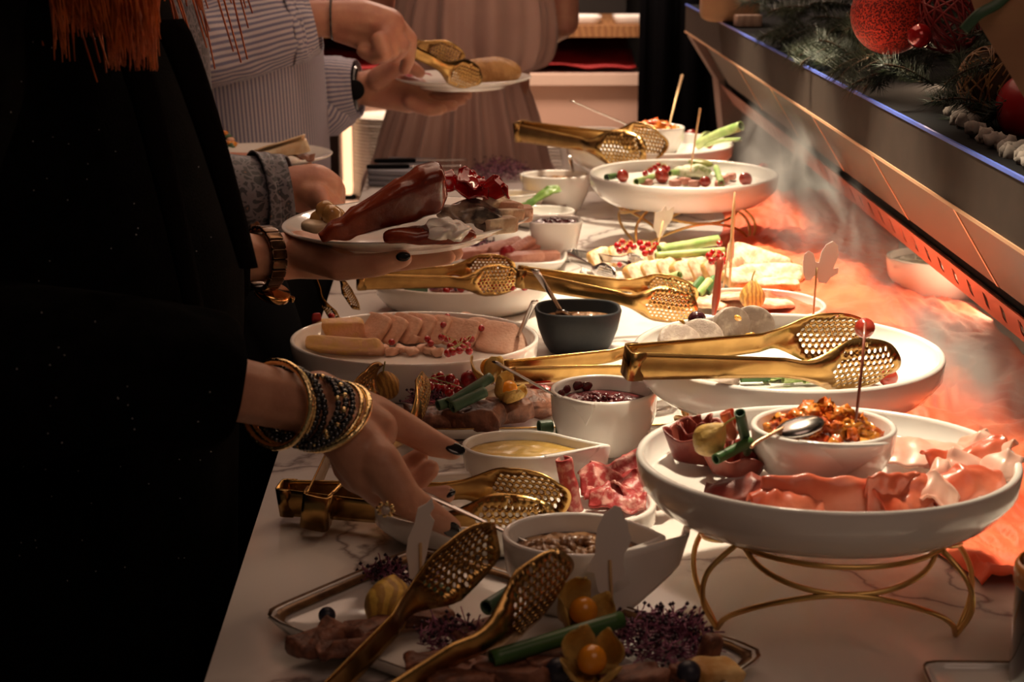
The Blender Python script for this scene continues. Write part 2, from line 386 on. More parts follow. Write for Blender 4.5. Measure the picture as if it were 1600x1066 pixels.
# back of the room: low side counter, shelves with red cloth, dark curtain
cb = thing('sideboard', 'beige sideboard with open red shelf behind the woman in the dusty dress', 'cabinet', (0, 0, 0))
def bx(name, a, b, m, par, ch=0): return obj(name, G().box(a, b).me(name, m, False), par)
YB = 4.75
a = Q(480, 205, YB); b = Q(1000, 132, YB)
bx('cabinet_body', (a.x - .3, YB, 0), (b.x, YB + .5, b.z), beige, cb)
c = Q(1000, 115, YB)
bx('worktop', (a.x - .3, YB - .02, b.z), (b.x + .01, YB + .5, c.z), beigel, cb)
d0 = Q(1000, 58, YB + .0).z; d1 = Q(1000, 40, YB).z
bx('oak_shelf', (a.x - .3, YB, d0), (b.x, YB + .5, d1), wood, cb)
bx('back_panel', (a.x - .3, YB + .5, c.z), (b.x, YB + .52, 1.6), dark, cb)
g = G(); n = 60
for i in range(n + 1):
    x = lerp(a.x - .25, b.x - .01, i / n)
    for j in range(9):
        yy = lerp(YB + .02, YB + .4, j / 8); g.v.append(V((x, yy, c.z + .012 + .03 * abs(noise.noise(V((x * 5, yy * 6, 0)))) + .05 * (j / 8))))
for i in range(n):
    for j in range(8): g.f.append((i * 9 + j, i * 9 + 9 + j, i * 9 + 10 + j, i * 9 + 1 + j))
tag(solid(obj('red_tablecloth', mesh('red_tablecloth', g.v, g.f, redcl)), .004), 'crumpled red cloth lying on the beige sideboard shelf', 'cloth')
for i, (px, wd) in enumerate(((900, .07), (985, .05))):
    p = Q(px, 40, YB + .1); p.z = d1
    t_ = thing('white_tray', ['long white tray on the oak shelf, nearer the pink dress', 'short white tray on the oak shelf, next to the black curtain'][i], 'tray', p, group='white trays on the oak shelf')
    obj('dish_body', dish_me('dish_body', sup(wd, .05, 7), .022, .9, m=porcw, seg=32), t_)
g = G(); nn = 60; x0, x1 = Q(1000, 100, 4.55).x, Q(1160, 100, 4.55).x + .55
for i in range(nn + 1):
    x = lerp(x0, x1, i / nn); yy = 4.55 + .02 * math.sin(i * 1.1)
    g.v += [V((x, yy, 0)), V((x, yy, 2.6))]
for i in range(nn): g.f.append((2 * i, 2 * i + 2, 2 * i + 3, 2 * i + 1))
tag(solid(obj('black_curtain', mesh('black_curtain', g.v, g.f, blacks)), .01), 'plain black curtain hanging behind the far end of the buffet', 'curtain')
sd = thing('serving_counter', 'low counter beyond the buffet table carrying the plate stacks', 'counter', (0, 0, 0))
zc = Q(575, 314, 4.35).z
bx('counter_top', (-.50, 4.17, zc - .03), (.50, 4.68, zc), beigel, sd); bx('counter_body', (-.47, 4.20, 0), (.48, 4.66, zc - .03), darkw, sd)
pst = Q(523, 240, 3.95)
tag(obj('wooden_post', G().box((pst.x - .016, 3.87, 0), (pst.x + .016, 3.91, Q(523, 195, 3.9).z)).me('post', darkw, False)), 'slim dark brown post beside the bright plate stacks', 'post')
pl = thing('table_lantern', 'frosted glowing lantern between the brown post and the plate stack', 'lamp', (Q(543, 250, 4.38).x, 4.38, zc))
obj('glass_tube', sq('glass_tube', (.012, .012, .115), mat('lantern_glow', (1, .62, .34), emit=1.6), .25, e2=1, seg=20), pl, (0, 0, .125))
obj('lantern_foot', sq('lantern_foot', (.02, .02, .006), hoodb, .3, e2=1), pl, (0, 0, .006))

# plate stacks
def plate_me(name, r, h=.02, m=porc, seg=64, foot=.55):
    w_ = [(0, .0), (r * foot, .0), (r * foot * 1.04, .004), (r * .70, .006), (r * .97, h - .004), (r, h - .001), (r * .99, h), (r * .96, h - .001), (r * .72, .010), (r * .62, .0075), (0, .0075)]
    return dish_me(name, lambda t: V((math.cos(t), math.sin(t), 0)), 1, m=m, seg=seg, wide=w_)
stackp = plate_me('stack_plate', .094, .014, porcw, 40)
def stack(p, n, name, grp, dz=.0085):
    for i in range(n):
        o = obj('dinner_plate', stackp, None, (p.x + R.uniform(-.0015, .0015), p.y, p.z + .0005 + i * dz))
        tag(o, '%s plate from the bottom of the %s' % (ORD[i], name), 'plate', grp)
p = Q(609, 310, 4.42); p.z = zc; pa = V((p.x + .0, 4.42, zc)); stack(pa, 24, 'tall bright plate stack next to the post', 'plates in the tall stack')
pb = V((Q(885, 250, 4.40).x, 4.40, zc)); stack(pb, 16, 'shorter plate stack behind the far bowls', 'plates in the shorter stack')

# ------------------------------------------------------------------ hood with shelf
H0, HA, HB, HC, HD = (.46, 1.208), (.46, 1.147), (.514, 1.064), (.523, 1.046), (.552, 1.002)
hd = thing('heated_hood', 'long dark bronze overhead counter unit with copper slotted strip and garland shelf', 'hood', (0, 0, 0))
Y0, Y1 = .95, 3.93
bx('shelf_top', (.462, Y0, 1.19), (1.20, Y1, 1.2065), hoodb, hd)
fas = bx('front_fascia', (.46, Y0, 1.149), (.4645, Y1, 1.207), hoodm, hd)
bx('blue_reflection_trim', (.4585, Y0, 1.2055), (.4620, Y1, 1.2090), mat('painted_blue_reflection', (.10, .16, .60), rough=.25), fas)  # cool reflection along the metal shelf edge, put in as blue colour
bx('copper_edge_trim', (.4585, Y0, 1.1455), (.463, Y1, 1.149), coppr, fas)
ys = [Y0 + .01]
while ys[-1] > 0 and len(ys) < 20:
    ys.append(ys[-1] + .375)
    if ys[-1] > 3.6: break
seam = [QX(1600, 395, .46).y - .07] + [QX(x_, 200, .46).y for x_ in (1478, 1347, 1254, 1190)] + [3.15, 3.6]
seam[0] = 1.05
for x_, k_ in ((1478, 1), (1347, 2), (1254, 3), (1190, 4)): seam[k_] = .46 * F * math.cos(pitch) / (x_ - 757) * 1.0
seam = sorted(seam)
d1_, d2_ = V((.462, 0, HA[1])), V((HB[0], 0, HB[1]))
for i in range(len(seam) - 1):
    y0, y1 = seam[i] + .004, seam[i + 1] - .004
    g = G().add([(d1_.x, y0, d1_.z), (d2_.x, y0, d2_.z), (d2_.x, y1, d2_.z), (d1_.x, y1, d1_.z), (d1_.x + .006, y0, d1_.z), (d2_.x + .006, y0, d2_.z), (d2_.x + .006, y1, d2_.z), (d1_.x + .006, y1, d1_.z)],
                [(0, 1, 2, 3), (4, 7, 6, 5), (0, 4, 5, 1), (1, 5, 6, 2), (2, 6, 7, 3), (3, 7, 4, 0)])
    pnl = obj('panel', g.me('panel', hoodp, False), hd)
    g = G().add([(d1_.x - .001, y0 - .0065, d1_.z), (d2_.x - .001, y0 - .0065, d2_.z), (d2_.x - .001, y0 + .001, d2_.z), (d1_.x - .001, y0 + .001, d1_.z), (d1_.x + .006, y0 - .0065, d1_.z), (d2_.x + .006, y0 - .0065, d2_.z), (d2_.x + .006, y0 + .001, d2_.z), (d1_.x + .006, y0 + .001, d1_.z)],
                [(0, 1, 2, 3), (4, 7, 6, 5), (0, 4, 5, 1), (1, 5, 6, 2), (2, 6, 7, 3), (3, 7, 4, 0)])
    obj('seam_trim', g.me('seam_trim', coppr, False), pnl)
g = G().add([(.47, Y0, 1.147), (HB[0] + .01, Y0, HB[1]), (HC[0] + .004, Y0, HC[1]), (.62, Y0, 1.19), (.47, Y1 - .2, 1.147), (HB[0] + .01, Y1 - .2, HB[1]), (HC[0] + .004, Y1 - .2, HC[1]), (.62, Y1 - .2, 1.19)],
            [(0, 1, 5, 4), (1, 2, 6, 5), (2, 3, 7, 6), (0, 3, 2, 1), (4, 5, 6, 7)])
obj('inner_body', g.me('inner_body', hoodb, False), hd)
# slotted copper strip: a sheet with real slots
def cdt_sheet(outline, holes, extra, mapf):
    pts = [V(p) for p in outline]; edges = [(i, (i + 1) % len(outline)) for i in range(len(outline))]
    for h in holes:
        n = len(pts); pts += [V(p) for p in h]; edges += [(n + i, n + (i + 1) % len(h)) for i in range(len(h))]
    pts += [V(p) for p in extra]
    vo, eo, fo, *_ = delaunay_2d_cdt([V((p[0], p[1])) for p in pts], edges, [], 1, 1e-7)
    cs = [(sum(p[0] for p in h) / len(h), sum(p[1] for p in h) / len(h), h) for h in holes]
    def inside(x, y, h):
        r = False; j = len(h) - 1
        for i in range(len(h)):
            if (h[i][1] > y) != (h[j][1] > y) and x < (h[j][0] - h[i][0]) * (y - h[i][1]) / (h[j][1] - h[i][1]) + h[i][0]: r = not r
            j = i
        return r
    hr = max([math.hypot(h[0][0] - c0, h[0][1] - c1) for c0, c1, h in cs] + [0]) * 1.3
    fs = []
    for f in fo:
        cx = sum(vo[i][0] for i in f) / 3; cy = sum(vo[i][1] for i in f) / 3
        if any(abs(cx - a_) < hr and abs(cy - b_) < hr and inside(cx, cy, h) for a_, b_, h in cs): continue
        fs.append(tuple(f))
    return [mapf(v[0], v[1]) for v in vo], fs
hl = []
yv = 1.08
while yv < 3.55:
    hl.append([(yv + a_, b_) for a_, b_ in ((.0, .012), (.006, .010), (.034, .034), (.035, .039), (.029, .041), (.001, .017))]); yv += .062
dS = V((HD[0] - HC[0], 0, HD[1] - HC[1])); LS = dS.length
v_, f_ = cdt_sheet([(Y0, 0), (Y1 - .15, 0), (Y1 - .15, LS), (Y0, LS)], hl, [], lambda a_, b_: V((HC[0], a_, HC[1])) + dS * (b_ / LS))
strp = solid(obj('slotted_strip', mesh('slotted_strip', v_, f_, copps, False), hd), .0015, 1)
g = G().add([(HC[0] + .010, Y0, HC[1] + .004), (HD[0] + .010, Y0, HD[1] + .004), (HD[0] + .010, Y1 - .16, HD[1] + .004), (HC[0] + .010, Y1 - .16, HC[1] + .004), (HC[0] + .014, Y0, HC[1] + .008), (HD[0] + .014, Y0, HD[1] + .006), (HD[0] + .014, Y1 - .16, HD[1] + .006), (HC[0] + .014, Y1 - .16, HC[1] + .008)],
            [(0, 1, 2, 3), (4, 7, 6, 5), (0, 4, 5, 1), (1, 5, 6, 2), (2, 6, 7, 3), (3, 7, 4, 0)])
obj('slot_light_block', g.me('slot_light_block', dark, False), strp)  # added dark sheet, stops lamp glow so the slots look like dark recesses
g = G()
for yy in (3.80, 3.90):
    g.v += [V(q) for q in ((.47, yy, 1.19), (.462, yy, 1.14), (.52, yy, 1.05), (.66, yy, .0), (.80, yy, .0), (.62, yy, 1.19))]
g.f = [(0, 1, 2, 3, 4, 5), (11, 10, 9, 8, 7, 6)] + [(i, i + 6, (i + 1) % 6 + 6, (i + 1) % 6) for i in range(6)]
obj('end_panel', g.me('end_panel', mat('pale_bronze', (.36, .28, .25), rough=.35, metal=.6), False), hd)
g = G()
for yy in (.70, .95):
    g.v += [V(q) for q in ((.80, yy, 1.19), (.80, yy, T), (1.2, yy, T), (1.2, yy, 1.19))]
g.f = [(0, 1, 2, 3), (7, 6, 5, 4)] + [(i, i + 4, (i + 1) % 4 + 4, (i + 1) % 4) for i in range(4)]
obj('end_support', g.me('end_support', hoodb, False), hd)
bx('back_wall', (1.1, Y0, T), (1.12, 3.49, 1.19), beige, hd)
bx('lamp_tube', (.655, 1.2, 1.075), (.675, 3.4, 1.09), mat('lamp_tube_glow', (1, .66, .4), emit=3), hd)
lg = P(1337, 327, 0)
tag(obj('white_riser', G().box((lg.x, lg.y, T), (lg.x + .30, lg.y + .25, T + .03)).me('white_riser', porcw, False)), 'low white riser block on the marble under the hood', 'riser')

# ------------------------------------------------------------------ wire stands and dishes
def stand(cx, cy, place, rot=0, zt=.070):
    t = thing('wire_stand', 'gold wire plate stand of crossing arcs ' + place, 'stand', (cx, cy, T), (0, 0, rot), 'gold wire stands')
    an = [math.radians(q) for q in (207, 323, 447)]
    def pt(a_, r, z): return V((r * math.cos(a_), r * math.sin(a_), z))
    for i in range(3):
        a0, a1 = an[i], an[(i + 1) % 3] + (2 * PI if i == 2 else 0)
        if a1 < a0: a1 += 2 * PI
        am = (a0 + a1) / 2
        ar = [pt(lerp(a0, a1, u), .105 + .016 * math.sin(PI * u) - .020 * math.sin(PI * u) ** 2, .0022 + .048 * math.sin(PI * u) ** .75) for u in [k / 24 for k in range(25)]]
        obj('arch', tube('arch', ar, .0022, wire, 8), t)
        ur = [pt(lerp(a0 + .12, a1 - .12, u), .090 + .020 * math.sin(PI * u) - .010 * math.sin(PI * u) ** 2, zt - .003 - .0165 * math.sin(PI * u) ** .9) for u in [k / 24 for k in range(25)]]
        obj('hanging_arc', tube('hanging_arc', ur, .0022, wire, 8), t)
        lg_ = spline([pt(a0, .105, .0022), pt(a0 - .02, .117, .025), pt(a0 - .03, .113, .048), pt(a0 - .0, .090, zt - .003)], 6)
        obj('leg', tube('leg', lg_, .0022, wire, 8), t)
    obj('top_ring', tube('top_ring', [pt(2 * PI * k / 48, .090, zt - .0024) for k in range(48)], .0022, wire, 8, closed=True), t)
    return t
A0 = V((.271, 1.290)); B0 = V((.296, 1.617)); C0 = V((.322, 2.724)); D0 = P(1015, 222, .115).to_2d()
stand(A0.x, A0.y - .030, 'under the plate of rolled hams and chutney')
stand(B0.x, B0.y, 'hidden beneath the terrine plate with the big tongs', .9)
stand(C0.x, C0.y, 'under the plate of grapes and herb cheese', .35)
stand(D0.x, D0.y, 'beneath the farthest raised plate holding a chutney bowl', .6)
bigpa = dish_me('serving_plate', ell(.150, .1365), .045, .84, .0065, .022, seg=96, curve=.62)
bigp = dish_me('serving_plate', ell(.150, .150), .045, .84, .0065, .022, seg=96, curve=.62)
for c_, l_ in ((A0, 'large round white plate of rolled hams around a chutney bowl'), (B0, 'large round white plate of terrine with big gold tongs across it'),
               (C0, 'large round white plate of red grapes, herb cheese and green onion'), (D0, 'large round white plate holding a chutney bowl, grapes and a leek stalk')):
    tag(obj('round_plate', bigpa if c_ is A0 else bigp, None, (c_.x, c_.y, T + .0705)), l_, 'plate', 'white plates on gold stands')
def dish(name, label, p, f, H, base=.8, rot=0, cat='bowl', h0=.0005, **k):
    o = obj(name, dish_me(name, f, H, base, **k), None, (p.x, p.y, T + h0), (0, 0, rot)); return tag(o, label, cat)
def bowlthing(name, label, p, f, H, base, rot, cat='bowl', h0=.0005, fin=None, fill=None, **k):
    t = thing(name, label, cat, (p.x, p.y, T + h0), (0, 0, rot))
    obj('bowl_body', dish_me('bowl_body', f, H, base, **k), t)
    if fin: obj('flap', fin_me(f, H, *fin), t)
    return t
def contents(label, cat, name, p, f, s, z, m, rot, h0, **k):
    return tag(obj(name, fill_me(name, f, s, z, m, **k), None, (p.x, p.y, T + h0), (0, 0, rot)), label, cat)
# chutney bowl on plate A
pA = P(1287, 662, .139); fA = ell(.057, .052)
bowlthing('small_bowl', 'small white bowl of tomato chutney standing among the rolled hams', pA, fA, .046, .68, 0, h0=.0930, fin=(-2.1, 1.15, .012, .005), curve=.6)
pD = P(1022, 196, .146)
bowlthing('small_bowl', 'small white chutney bowl on the farthest raised plate', pD, ell(.055, .05), .052, .68, 0, h0=.0930, fin=(-1.6, .9, .01, .005), curve=.6)
pJ = P(942, 614, .065); fJ = leaf(.052, .052, .006, .8)
tJ = bowlthing('jam_bowl', 'white bowl half full of dark cranberry jam with a smeared wall', pJ, fJ, .062, .72, .25, h0=.008, fin=(3.5, .75, .006, .005), curve=.6)
contents('dark glossy cranberry jam in the white bowl', 'jam', 'cranberry_jam', pJ, fJ, .90, .047, jam, .25, .008, nz=.003, ns=200, dome=.002)

for q in ((-.026, .036, .053), (-.012, .043, .054), (-.002, .045, .052), (-.036, .024, .052)):
    obj('jam_smear', sq('jam_smear', (.006, .0014, .005), jam, .9, .0015, 200, 10, 6, R.random()), tJ.children[0], q, (0, 0, .6 if q[0] < -.02 else 0))
pM = P(812, 699, .052); fM = leaf(.053, .042, .030, .7)
bowlthing('sauce_bowl', 'white leaf-shaped bowl of yellow mustard sauce with a pointed lip', pM, fM, .048, .62, -.06, h0=.008, fin=(-1.1, .9, .004, .005), curve=.6)
contents('yellow mustard dressing filling the leaf-shaped bowl', 'sauce', 'mustard_sauce', pM, fM, .90, .039, must, -.06, .008, nz=.001, ns=90)
pO = P(900, 833, .066); fO = leaf(.057, .047, .012, .8)
bowlthing('confit_bowl', 'white pointed bowl of glossy onion confit with a wide flared flap', pO, fO, .066, .5, -.1, h0=.0005, fin=(-1.15, 1.5, .030, .005), curve=.6)
contents('brown glossy onion confit in the pointed white bowl', 'relish', 'onion_confit', pO, fO, .88, .051, onionm, -.1, .0005, nz=.004, ns=200, dome=.002)
pS = P(805, 778, .034)
dish('oval_platter', 'long white oval platter carrying salami and the mustard bowl', pS, sup(.122, .076, 2.6), .034, .78, 0, 'platter', curve=.7, fl=.016)
pF = P(855, 628, .018)
t = thing('rectangular_platter', 'white rectangular platter with thin gold rim under the jam bowl', 'platter', (pF.x, pF.y, T + .0005), (0, 0, .05))
pbd = obj('platter_body', dish_me('platter_body', sup(.142, .085, 9), .015, .9, .005, .006), t)
def rimline(f, z, r, m): return tube('gold_rim', [f(2 * PI * k / 96) * .99 + V((0, 0, z)) for k in range(96)], r, m, 6, closed=True)
obj('gold_rim', rimline(sup(.142, .085, 9), .0152, .0009, gold), pbd)
u_ = V((.77, -.64, 0)).normalized(); v_ = V((.64, .77, 0)).normalized(); c_ = V((-.171, 1.211, 0)) + u_ * .168 + v_ * .093
F1c = c_; F1r = math.atan2(u_.y, u_.x)
t = thing('rectangular_platter', 'white rectangular platter with broad brown gold rim at the table corner', 'platter', (c_.x, c_.y, T + .0005), (0, 0, F1r))
pbd = obj('platter_body', dish_me('platter_body', sup(.168, .093, 14), .016, .90, .004, .006), t)
def band(f, s0, s1, z0, z1, m, n=96):
    vs = []; fs = []
    for k in range(n):
        q = f(2 * PI * k / n); vs += [V((q.x * s0, q.y * s0, z0)), V((q.x * s1, q.y * s1, z1)), V((q.x * s1, q.y * s1, z1 - .0006)), V((q.x * s0, q.y * s0, z0 - .0006))]
    for k in range(n):
        a, b = 4 * k, 4 * ((k + 1) % n)
        for j in range(4): fs.append((a + j, a + (j + 1) % 4, b + (j + 1) % 4, b + j))
    return mesh('gold_rim', vs, fs, m)
obj('gold_rim', band(sup(.168, .093, 14), 1.0, .93, .0168, .0125, goldrim), pbd)
pV = P(648, 526, .05)
dish('oval_bowl', 'wide white bowl of pale pate slices strewn with redcurrants', pV, ell(.143, .125), .05, .86, 0, curve=.6, fl=.020)
pK = P(903, 484, .052); fK = sup(.053, .047, 2.8)
bowlthing('black_bowl', 'square-edged black bowl with a steel spoon handle in it', pK, fK, .055, .66, 0, m=glaze, curve=.5)
contents('dark amber relish deep in the black bowl', 'relish', 'amber_relish', pK, fK, .84, .040, onionm, 0, .0005, nz=.005, ns=90)
pC = P(722, 437, .04)
dish('oval_platter', 'white oval dish of redcurrants under gold tongs behind the pate bowl', pC, ell(.118, .085), .04, .8, 0, 'dish', curve=.6, fl=.018)
pT = P(795, 398, .018)
dish('square_dish', 'white square dish of pate sticks with a raspberry', pT, sup(.088, .06, 4), .018, .86, -.1, 'dish')
pb = P(868, 343, .062); fb = sup(.040, .036, 4)
bowlthing('berry_bowl', 'square white bowl heaped with dark berry jam', pb, fb, .062, .72, -.1, fin=(-.9, .7, .002, .004))
contents('dark berry jam heaped in the square white bowl', 'jam', 'berry_jam', pb, fb, .88, .056, jam, -.1, .0005, nz=.004, ns=200, dome=.004)
pq = P(848, 326, .03)
dish('oval_dish', 'white oval dish with a green lettuce leaf behind the berry bowl', pq, ell(.055, .045), .028, .75, 0, 'dish')
pl_ = P(797, 297, .05); fl_ = leaf(.044, .034, .018, .7)
bowlthing('sauce_bowl', 'white leaf-shaped bowl of amber oil behind the lettuce dish', pl_, fl_, .045, .62, 0, fin=(-1.0, .8, .003, .004))
contents('amber oil filling the far leaf-shaped bowl', 'sauce', 'amber_oil', pl_, fl_, .86, .036, must, 0, .0005, nz=.0005)
pw = P(868, 272, .07); fw_ = ell(.060, .048)
bowlthing('deep_bowl', 'deep plain white bowl beside the grape plate, holding dark relish', pw, fw_, .07, .62, 0, fin=(2.4, .9, .004, .004), curve=.6)
contents('dark relish low in the deep plain bowl', 'relish', 'dark_relish', pw, fw_, .90, .060, onionm, 0, .0005, nz=.004)
pn = P(925, 204, .10)
dish('shallow_bowl', 'bright empty white dish behind the chutney plate and long tongs', pn, ell(.068, .06), .10, .7, 0, 'dish')
pp = P(1172, 470, .035)
dish('round_plate', 'white plate of pale slices and a dry physalis behind the terrine plate', pp, ell(.098, .09), .032, .8, 0, 'plate', curve=.7)
pW = P(1078, 425, .012)
dish('square_platter', 'white square platter of sliced filled strudel under the hood light', pW, sup(.158, .086, 8), .014, .92, -.02, 'platter')
pf = P(1478, 398, .06); ff = ell(.082, .07)
bowlthing('fish_bowl', 'white bowl of tiny silver fish half hidden by the slotted strip', pf, ff, .058, .66, 0, curve=.6)
c9 = P(1450, 1045, .008); c9 = V((c9.x + .055, c9.y - .05, 0))
t = thing('square_plate', 'white square plate with gold line beside the dark bottle', 'plate', (c9.x, c9.y, T + .0005), (0, 0, -.05))
pbd = obj('plate_body', dish_me('plate_body', sup(.062, .055, 12), .010, .9, .004, .004), t)
obj('gold_rim', rimline(sup(.062, .055, 12), .0102, .0008, goldrim), pbd)
bt = P(1650, 1075, 0)
t = thing('bottle', 'dark glass bottle with amber shoulder at the edge of the table', 'bottle', (bt.x, bt.y, T + .0005))
prof = [(0, 0), (.030, 0), (.033, .004), (.033, .075), (.030, .092), (.021, .110), (.014, .122), (.013, .160), (.0145, .162), (.0145, .170), (0, .170)]
def lathe(name, prof, m, seg=40): return dish_me(name, lambda t: V((math.cos(t), math.sin(t), 0)), 1, m=m, seg=seg, wide=prof)
bb = obj('bottle_body', lathe('bottle_body', prof, glassd), t)
obj('amber_band', lathe('amber_band', [(.0338, .077), (.0345, .078), (.0345, .090), (.0320, .0935), (.0310, .0930), (.0338, .077)], amber), bb)

# ------------------------------------------------------------------ tongs, spoons
TL = .235
def hw(s):
    if s < .60: return lerp(.0125, .0085, s / .60) if s > .02 else .0125
    if s < .80: u = (s - .60) / .20; u = u * u * (3 - 2 * u); return lerp(.0085, .0245, u)
    u = (s - .80) / .20; return .0245 * math.sqrt(max(0, 1 - u ** 2.3)) if u < 1 else 0
def arm_mesh(sgn, m, nm):
    ss = [i / 40 for i in range(33)] + [.82 + .18 * (1 - (1 - k / 14) ** 2) for k in range(14)]
    top = [(s * TL, hw(s)) for s in ss]; out = top + [(TL, 0)] + [(x, -y) for x, y in top[::-1]]
    holes = []; pit = .0056
    for i in range(-4, 5):
        for j in range(-8, 9):
            y = i * pit * .87; x = .845 * TL + (j + (.5 if i % 2 else 0)) * pit
            if ((x - .845 * TL) / (.030)) ** 2 + (y / .0195) ** 2 < 1: holes.append([(x + .0019 * math.cos(2 * PI * k / 7), y + .0019 * math.sin(2 * PI * k / 7)) for k in range(7)])
    extra = [(i / 40 * TL, f * hw(i / 40)) for i in range(1, 28) for f in (-.6, -.25, .25, .6)]
    def mp(x, w_):
        s = x / TL; h = max(hw(min(s, .97)), .004)
        yc = lerp(.0075, .014, min(1, s / .6)) + (.006 * math.sin(min(1, max(0, (s - .55) / .25)) * PI)) - .008 * max(0, (s - .8) / .2) ** 2
        cup = .0016 if s < .55 else lerp(.0016, .0085, min(1, (s - .55) / .25))
        return V((x, sgn * (yc + cup * .5 - cup * (w_ / h) ** 2 * min(1, h / .012)), w_))
    v1, f1 = cdt_sheet(out, holes, extra, mp)
    o = obj('tmp', mesh(nm, v1, f1, m)); md = o.modifiers.new('s', 'SOLIDIFY'); md.thickness = .0012; md.offset = 0
    apply_mods(o); me = o.data; me.name = nm; bpy.data.objects.remove(o); return me
armL, armR = arm_mesh(1, gold, 'tong_arm'), arm_mesh(-1, gold, 'tong_arm')
armLs, armRs = armL.copy(), armR.copy()
for q in (armLs, armRs): q.materials.clear(); q.materials.append(steel)
def bend_me(m):
    pa_ = [(.010, .0088), (.002, .0090), (-.0012, .0080), (-.0020, .0060), (-.0022, 0), (-.0020, -.0060), (-.0012, -.0080), (.002, -.0090), (.010, -.0088)]
    g = G()
    for x, y in pa_:
        n_ = V((x - .004, y, 0)).normalized() * .0009
        for a_, z in ((1, .0125), (-1, .0125), (-1, -.0125), (1, -.0125)): g.v.append(V((x, y, z)) + n_ * a_)
    for i in range(len(pa_) - 1):
        for k in range(4): g.f.append((4 * i + k, 4 * i + (k + 1) % 4, 4 * i + 4 + (k + 1) % 4, 4 * i + 4 + k))
    g.f += [(0, 3, 2, 1), tuple(4 * (len(pa_) - 1) + k for k in range(4))]
    return g.me('spring_bend', m)
bendg, bends = bend_me(gold), bend_me(steel)
def tongs(label, A, B, wd, spread=.05, sc=None, silver=False):
    X = (B - A); s = sc or X.length / TL; X.normalize(); Z = V(wd); Z = (Z - X * Z.dot(X)).normalized(); Y = Z.cross(X)
    M = Matrix((X, Y, Z)).transposed().to_4x4(); M.translation = A
    t = thing('serving_tongs', label, 'tongs'); t.matrix_world = M @ Matrix.Scale(s, 4)
    obj('spring_bend', bends if silver else bendg, t)
    obj('arm', armLs if silver else armL, t, None, (0, 0, spread)); obj('arm', armRs if silver else armR, t, None, (0, 0, -spread))
    return t
ZU = (0, 0, 1)
def Ph(x, y, h): return P(x, y, h)
tongs('big gold perforated tongs lying across the terrine plate', Ph(982, 566, .138), Ph(1385, 546, .128), (0, -.25, 1), .07)
tongs('long gold tongs behind the jam bowl, folded end by the open physalis', Ph(790, 583, .050), Ph(1100, 556, .060), (0, -.3, 1), .03)
tongs('gold perforated tongs between the black bowl and the strudel platter', Ph(810, 432, .075), Ph(1092, 474, .045), (0, -.15, 1), .06)
tongs('gold perforated tongs resting on the dish of redcurrants', Ph(560, 438, .060), Ph(812, 428, .060), (0, -.15, 1), .06)
tongs('gold tongs standing head down in the pate bowl below the wristwatch', Q(468, 365, 2.06), P(546, 500, .03), (.5, -.8, .3), .10)
tongs('brass tongs lying under the reaching hand beside the mustard bowl', Ph(443, 778, .020), Ph(885, 798, .032), (0, -.2, 1), .05)
tongs('gold tongs poking out behind the bracelet wrist onto the meat platter', Ph(492, 800, .022), Ph(630, 596, .055), (.1, -.3, 1), .05)
tongs('gold perforated tongs with raised heads over the brown rimmed platter', Q(430, 1195, 1.02), Q(838, 852, 1.20), (-.5, -.62, .62), .10)
tongs('dark gold tongs on the rim of the farthest raised plate', Ph(811, 205, .13), Ph(1028, 232, .13), (0, -.2, 1), .05)
tongs('silver serving tongs on the strudel platter corner', Ph(892, 398, .030), Ph(990, 425, .030), (0, -.3, 1), .16, silver=True)
def spoon(label, A, B, upv=(0, 0, 1), silver=True, L=None, name='spoon', hr=.0022, tipd=.05):
    t = thing(name, label, 'spoon', A); D = (B - A); n = D.normalized(); hm = B - n * tipd * .6
    pts = [V((0, 0, 0)) + D * k / 10 for k in range(11)]; rr = [(hr * .55, hr * (2.0 - 1.2 * k / 10)) for k in range(11)]
    obj('handle', tube('handle', pts, rr, steel, 8, upv=upv), t)
    me = sq('spoon_bowl', (.020, .013, .005), steel, 1, fn=lambda v: V((v.x, v.y, v.z if v.z < 0 else v.z * .1 - .0028 * (1 - min(1, (v.x / .02) ** 2 + (v.y / .013) ** 2)))))
    q = (n).to_track_quat('X', 'Z'); o = obj('spoon_bowl', me, t, D + n * .014); o.rotation_mode = 'QUATERNION'; o.rotation_quaternion = q
    return t
spoon('steel spoon with thin handle leaning out of the cranberry jam bowl', P(774, 566, .125), P(893, 632, .052))
spoon('steel spoon held by the braceleted hand, dipping into onion confit', Q(628, 755, 1.345), P(856, 862, .048))
spoon('shiny steel spoon standing in the square-edged black bowl', P(836, 422, .115), P(878, 487, .048), hr=.003)
spoon('thin steel spoon resting in the farthest chutney bowl', P(893, 158, .19), P(985, 197, .135))
spoon('pale spoon handle leaning in the pate bowl next to the black bowl', P(836, 470, .10), P(802, 540, .022), hr=.0022)
spoon('small dark handle standing in the deep plain bowl', P(890, 245, .115), P(897, 275, .055))
t = thing('coffee_spoon', 'silver spoon lying in the tomato chutney with copper handle', 'spoon', P(1232, 672, .142), (0, 0, .3))
obj('spoon_bowl', sq('spoon_bowl', (.021, .014, .006), steel, 1), t, (.010, 0, .001), (.1, -.2, 0))
obj('handle', tube('handle', spline([(-.004, 0, .002), (-.02, -.006, -.001), (-.032, -.010, -.004), (-.038, -.014, -.006)], 4), .0014, coppr, 8), t)

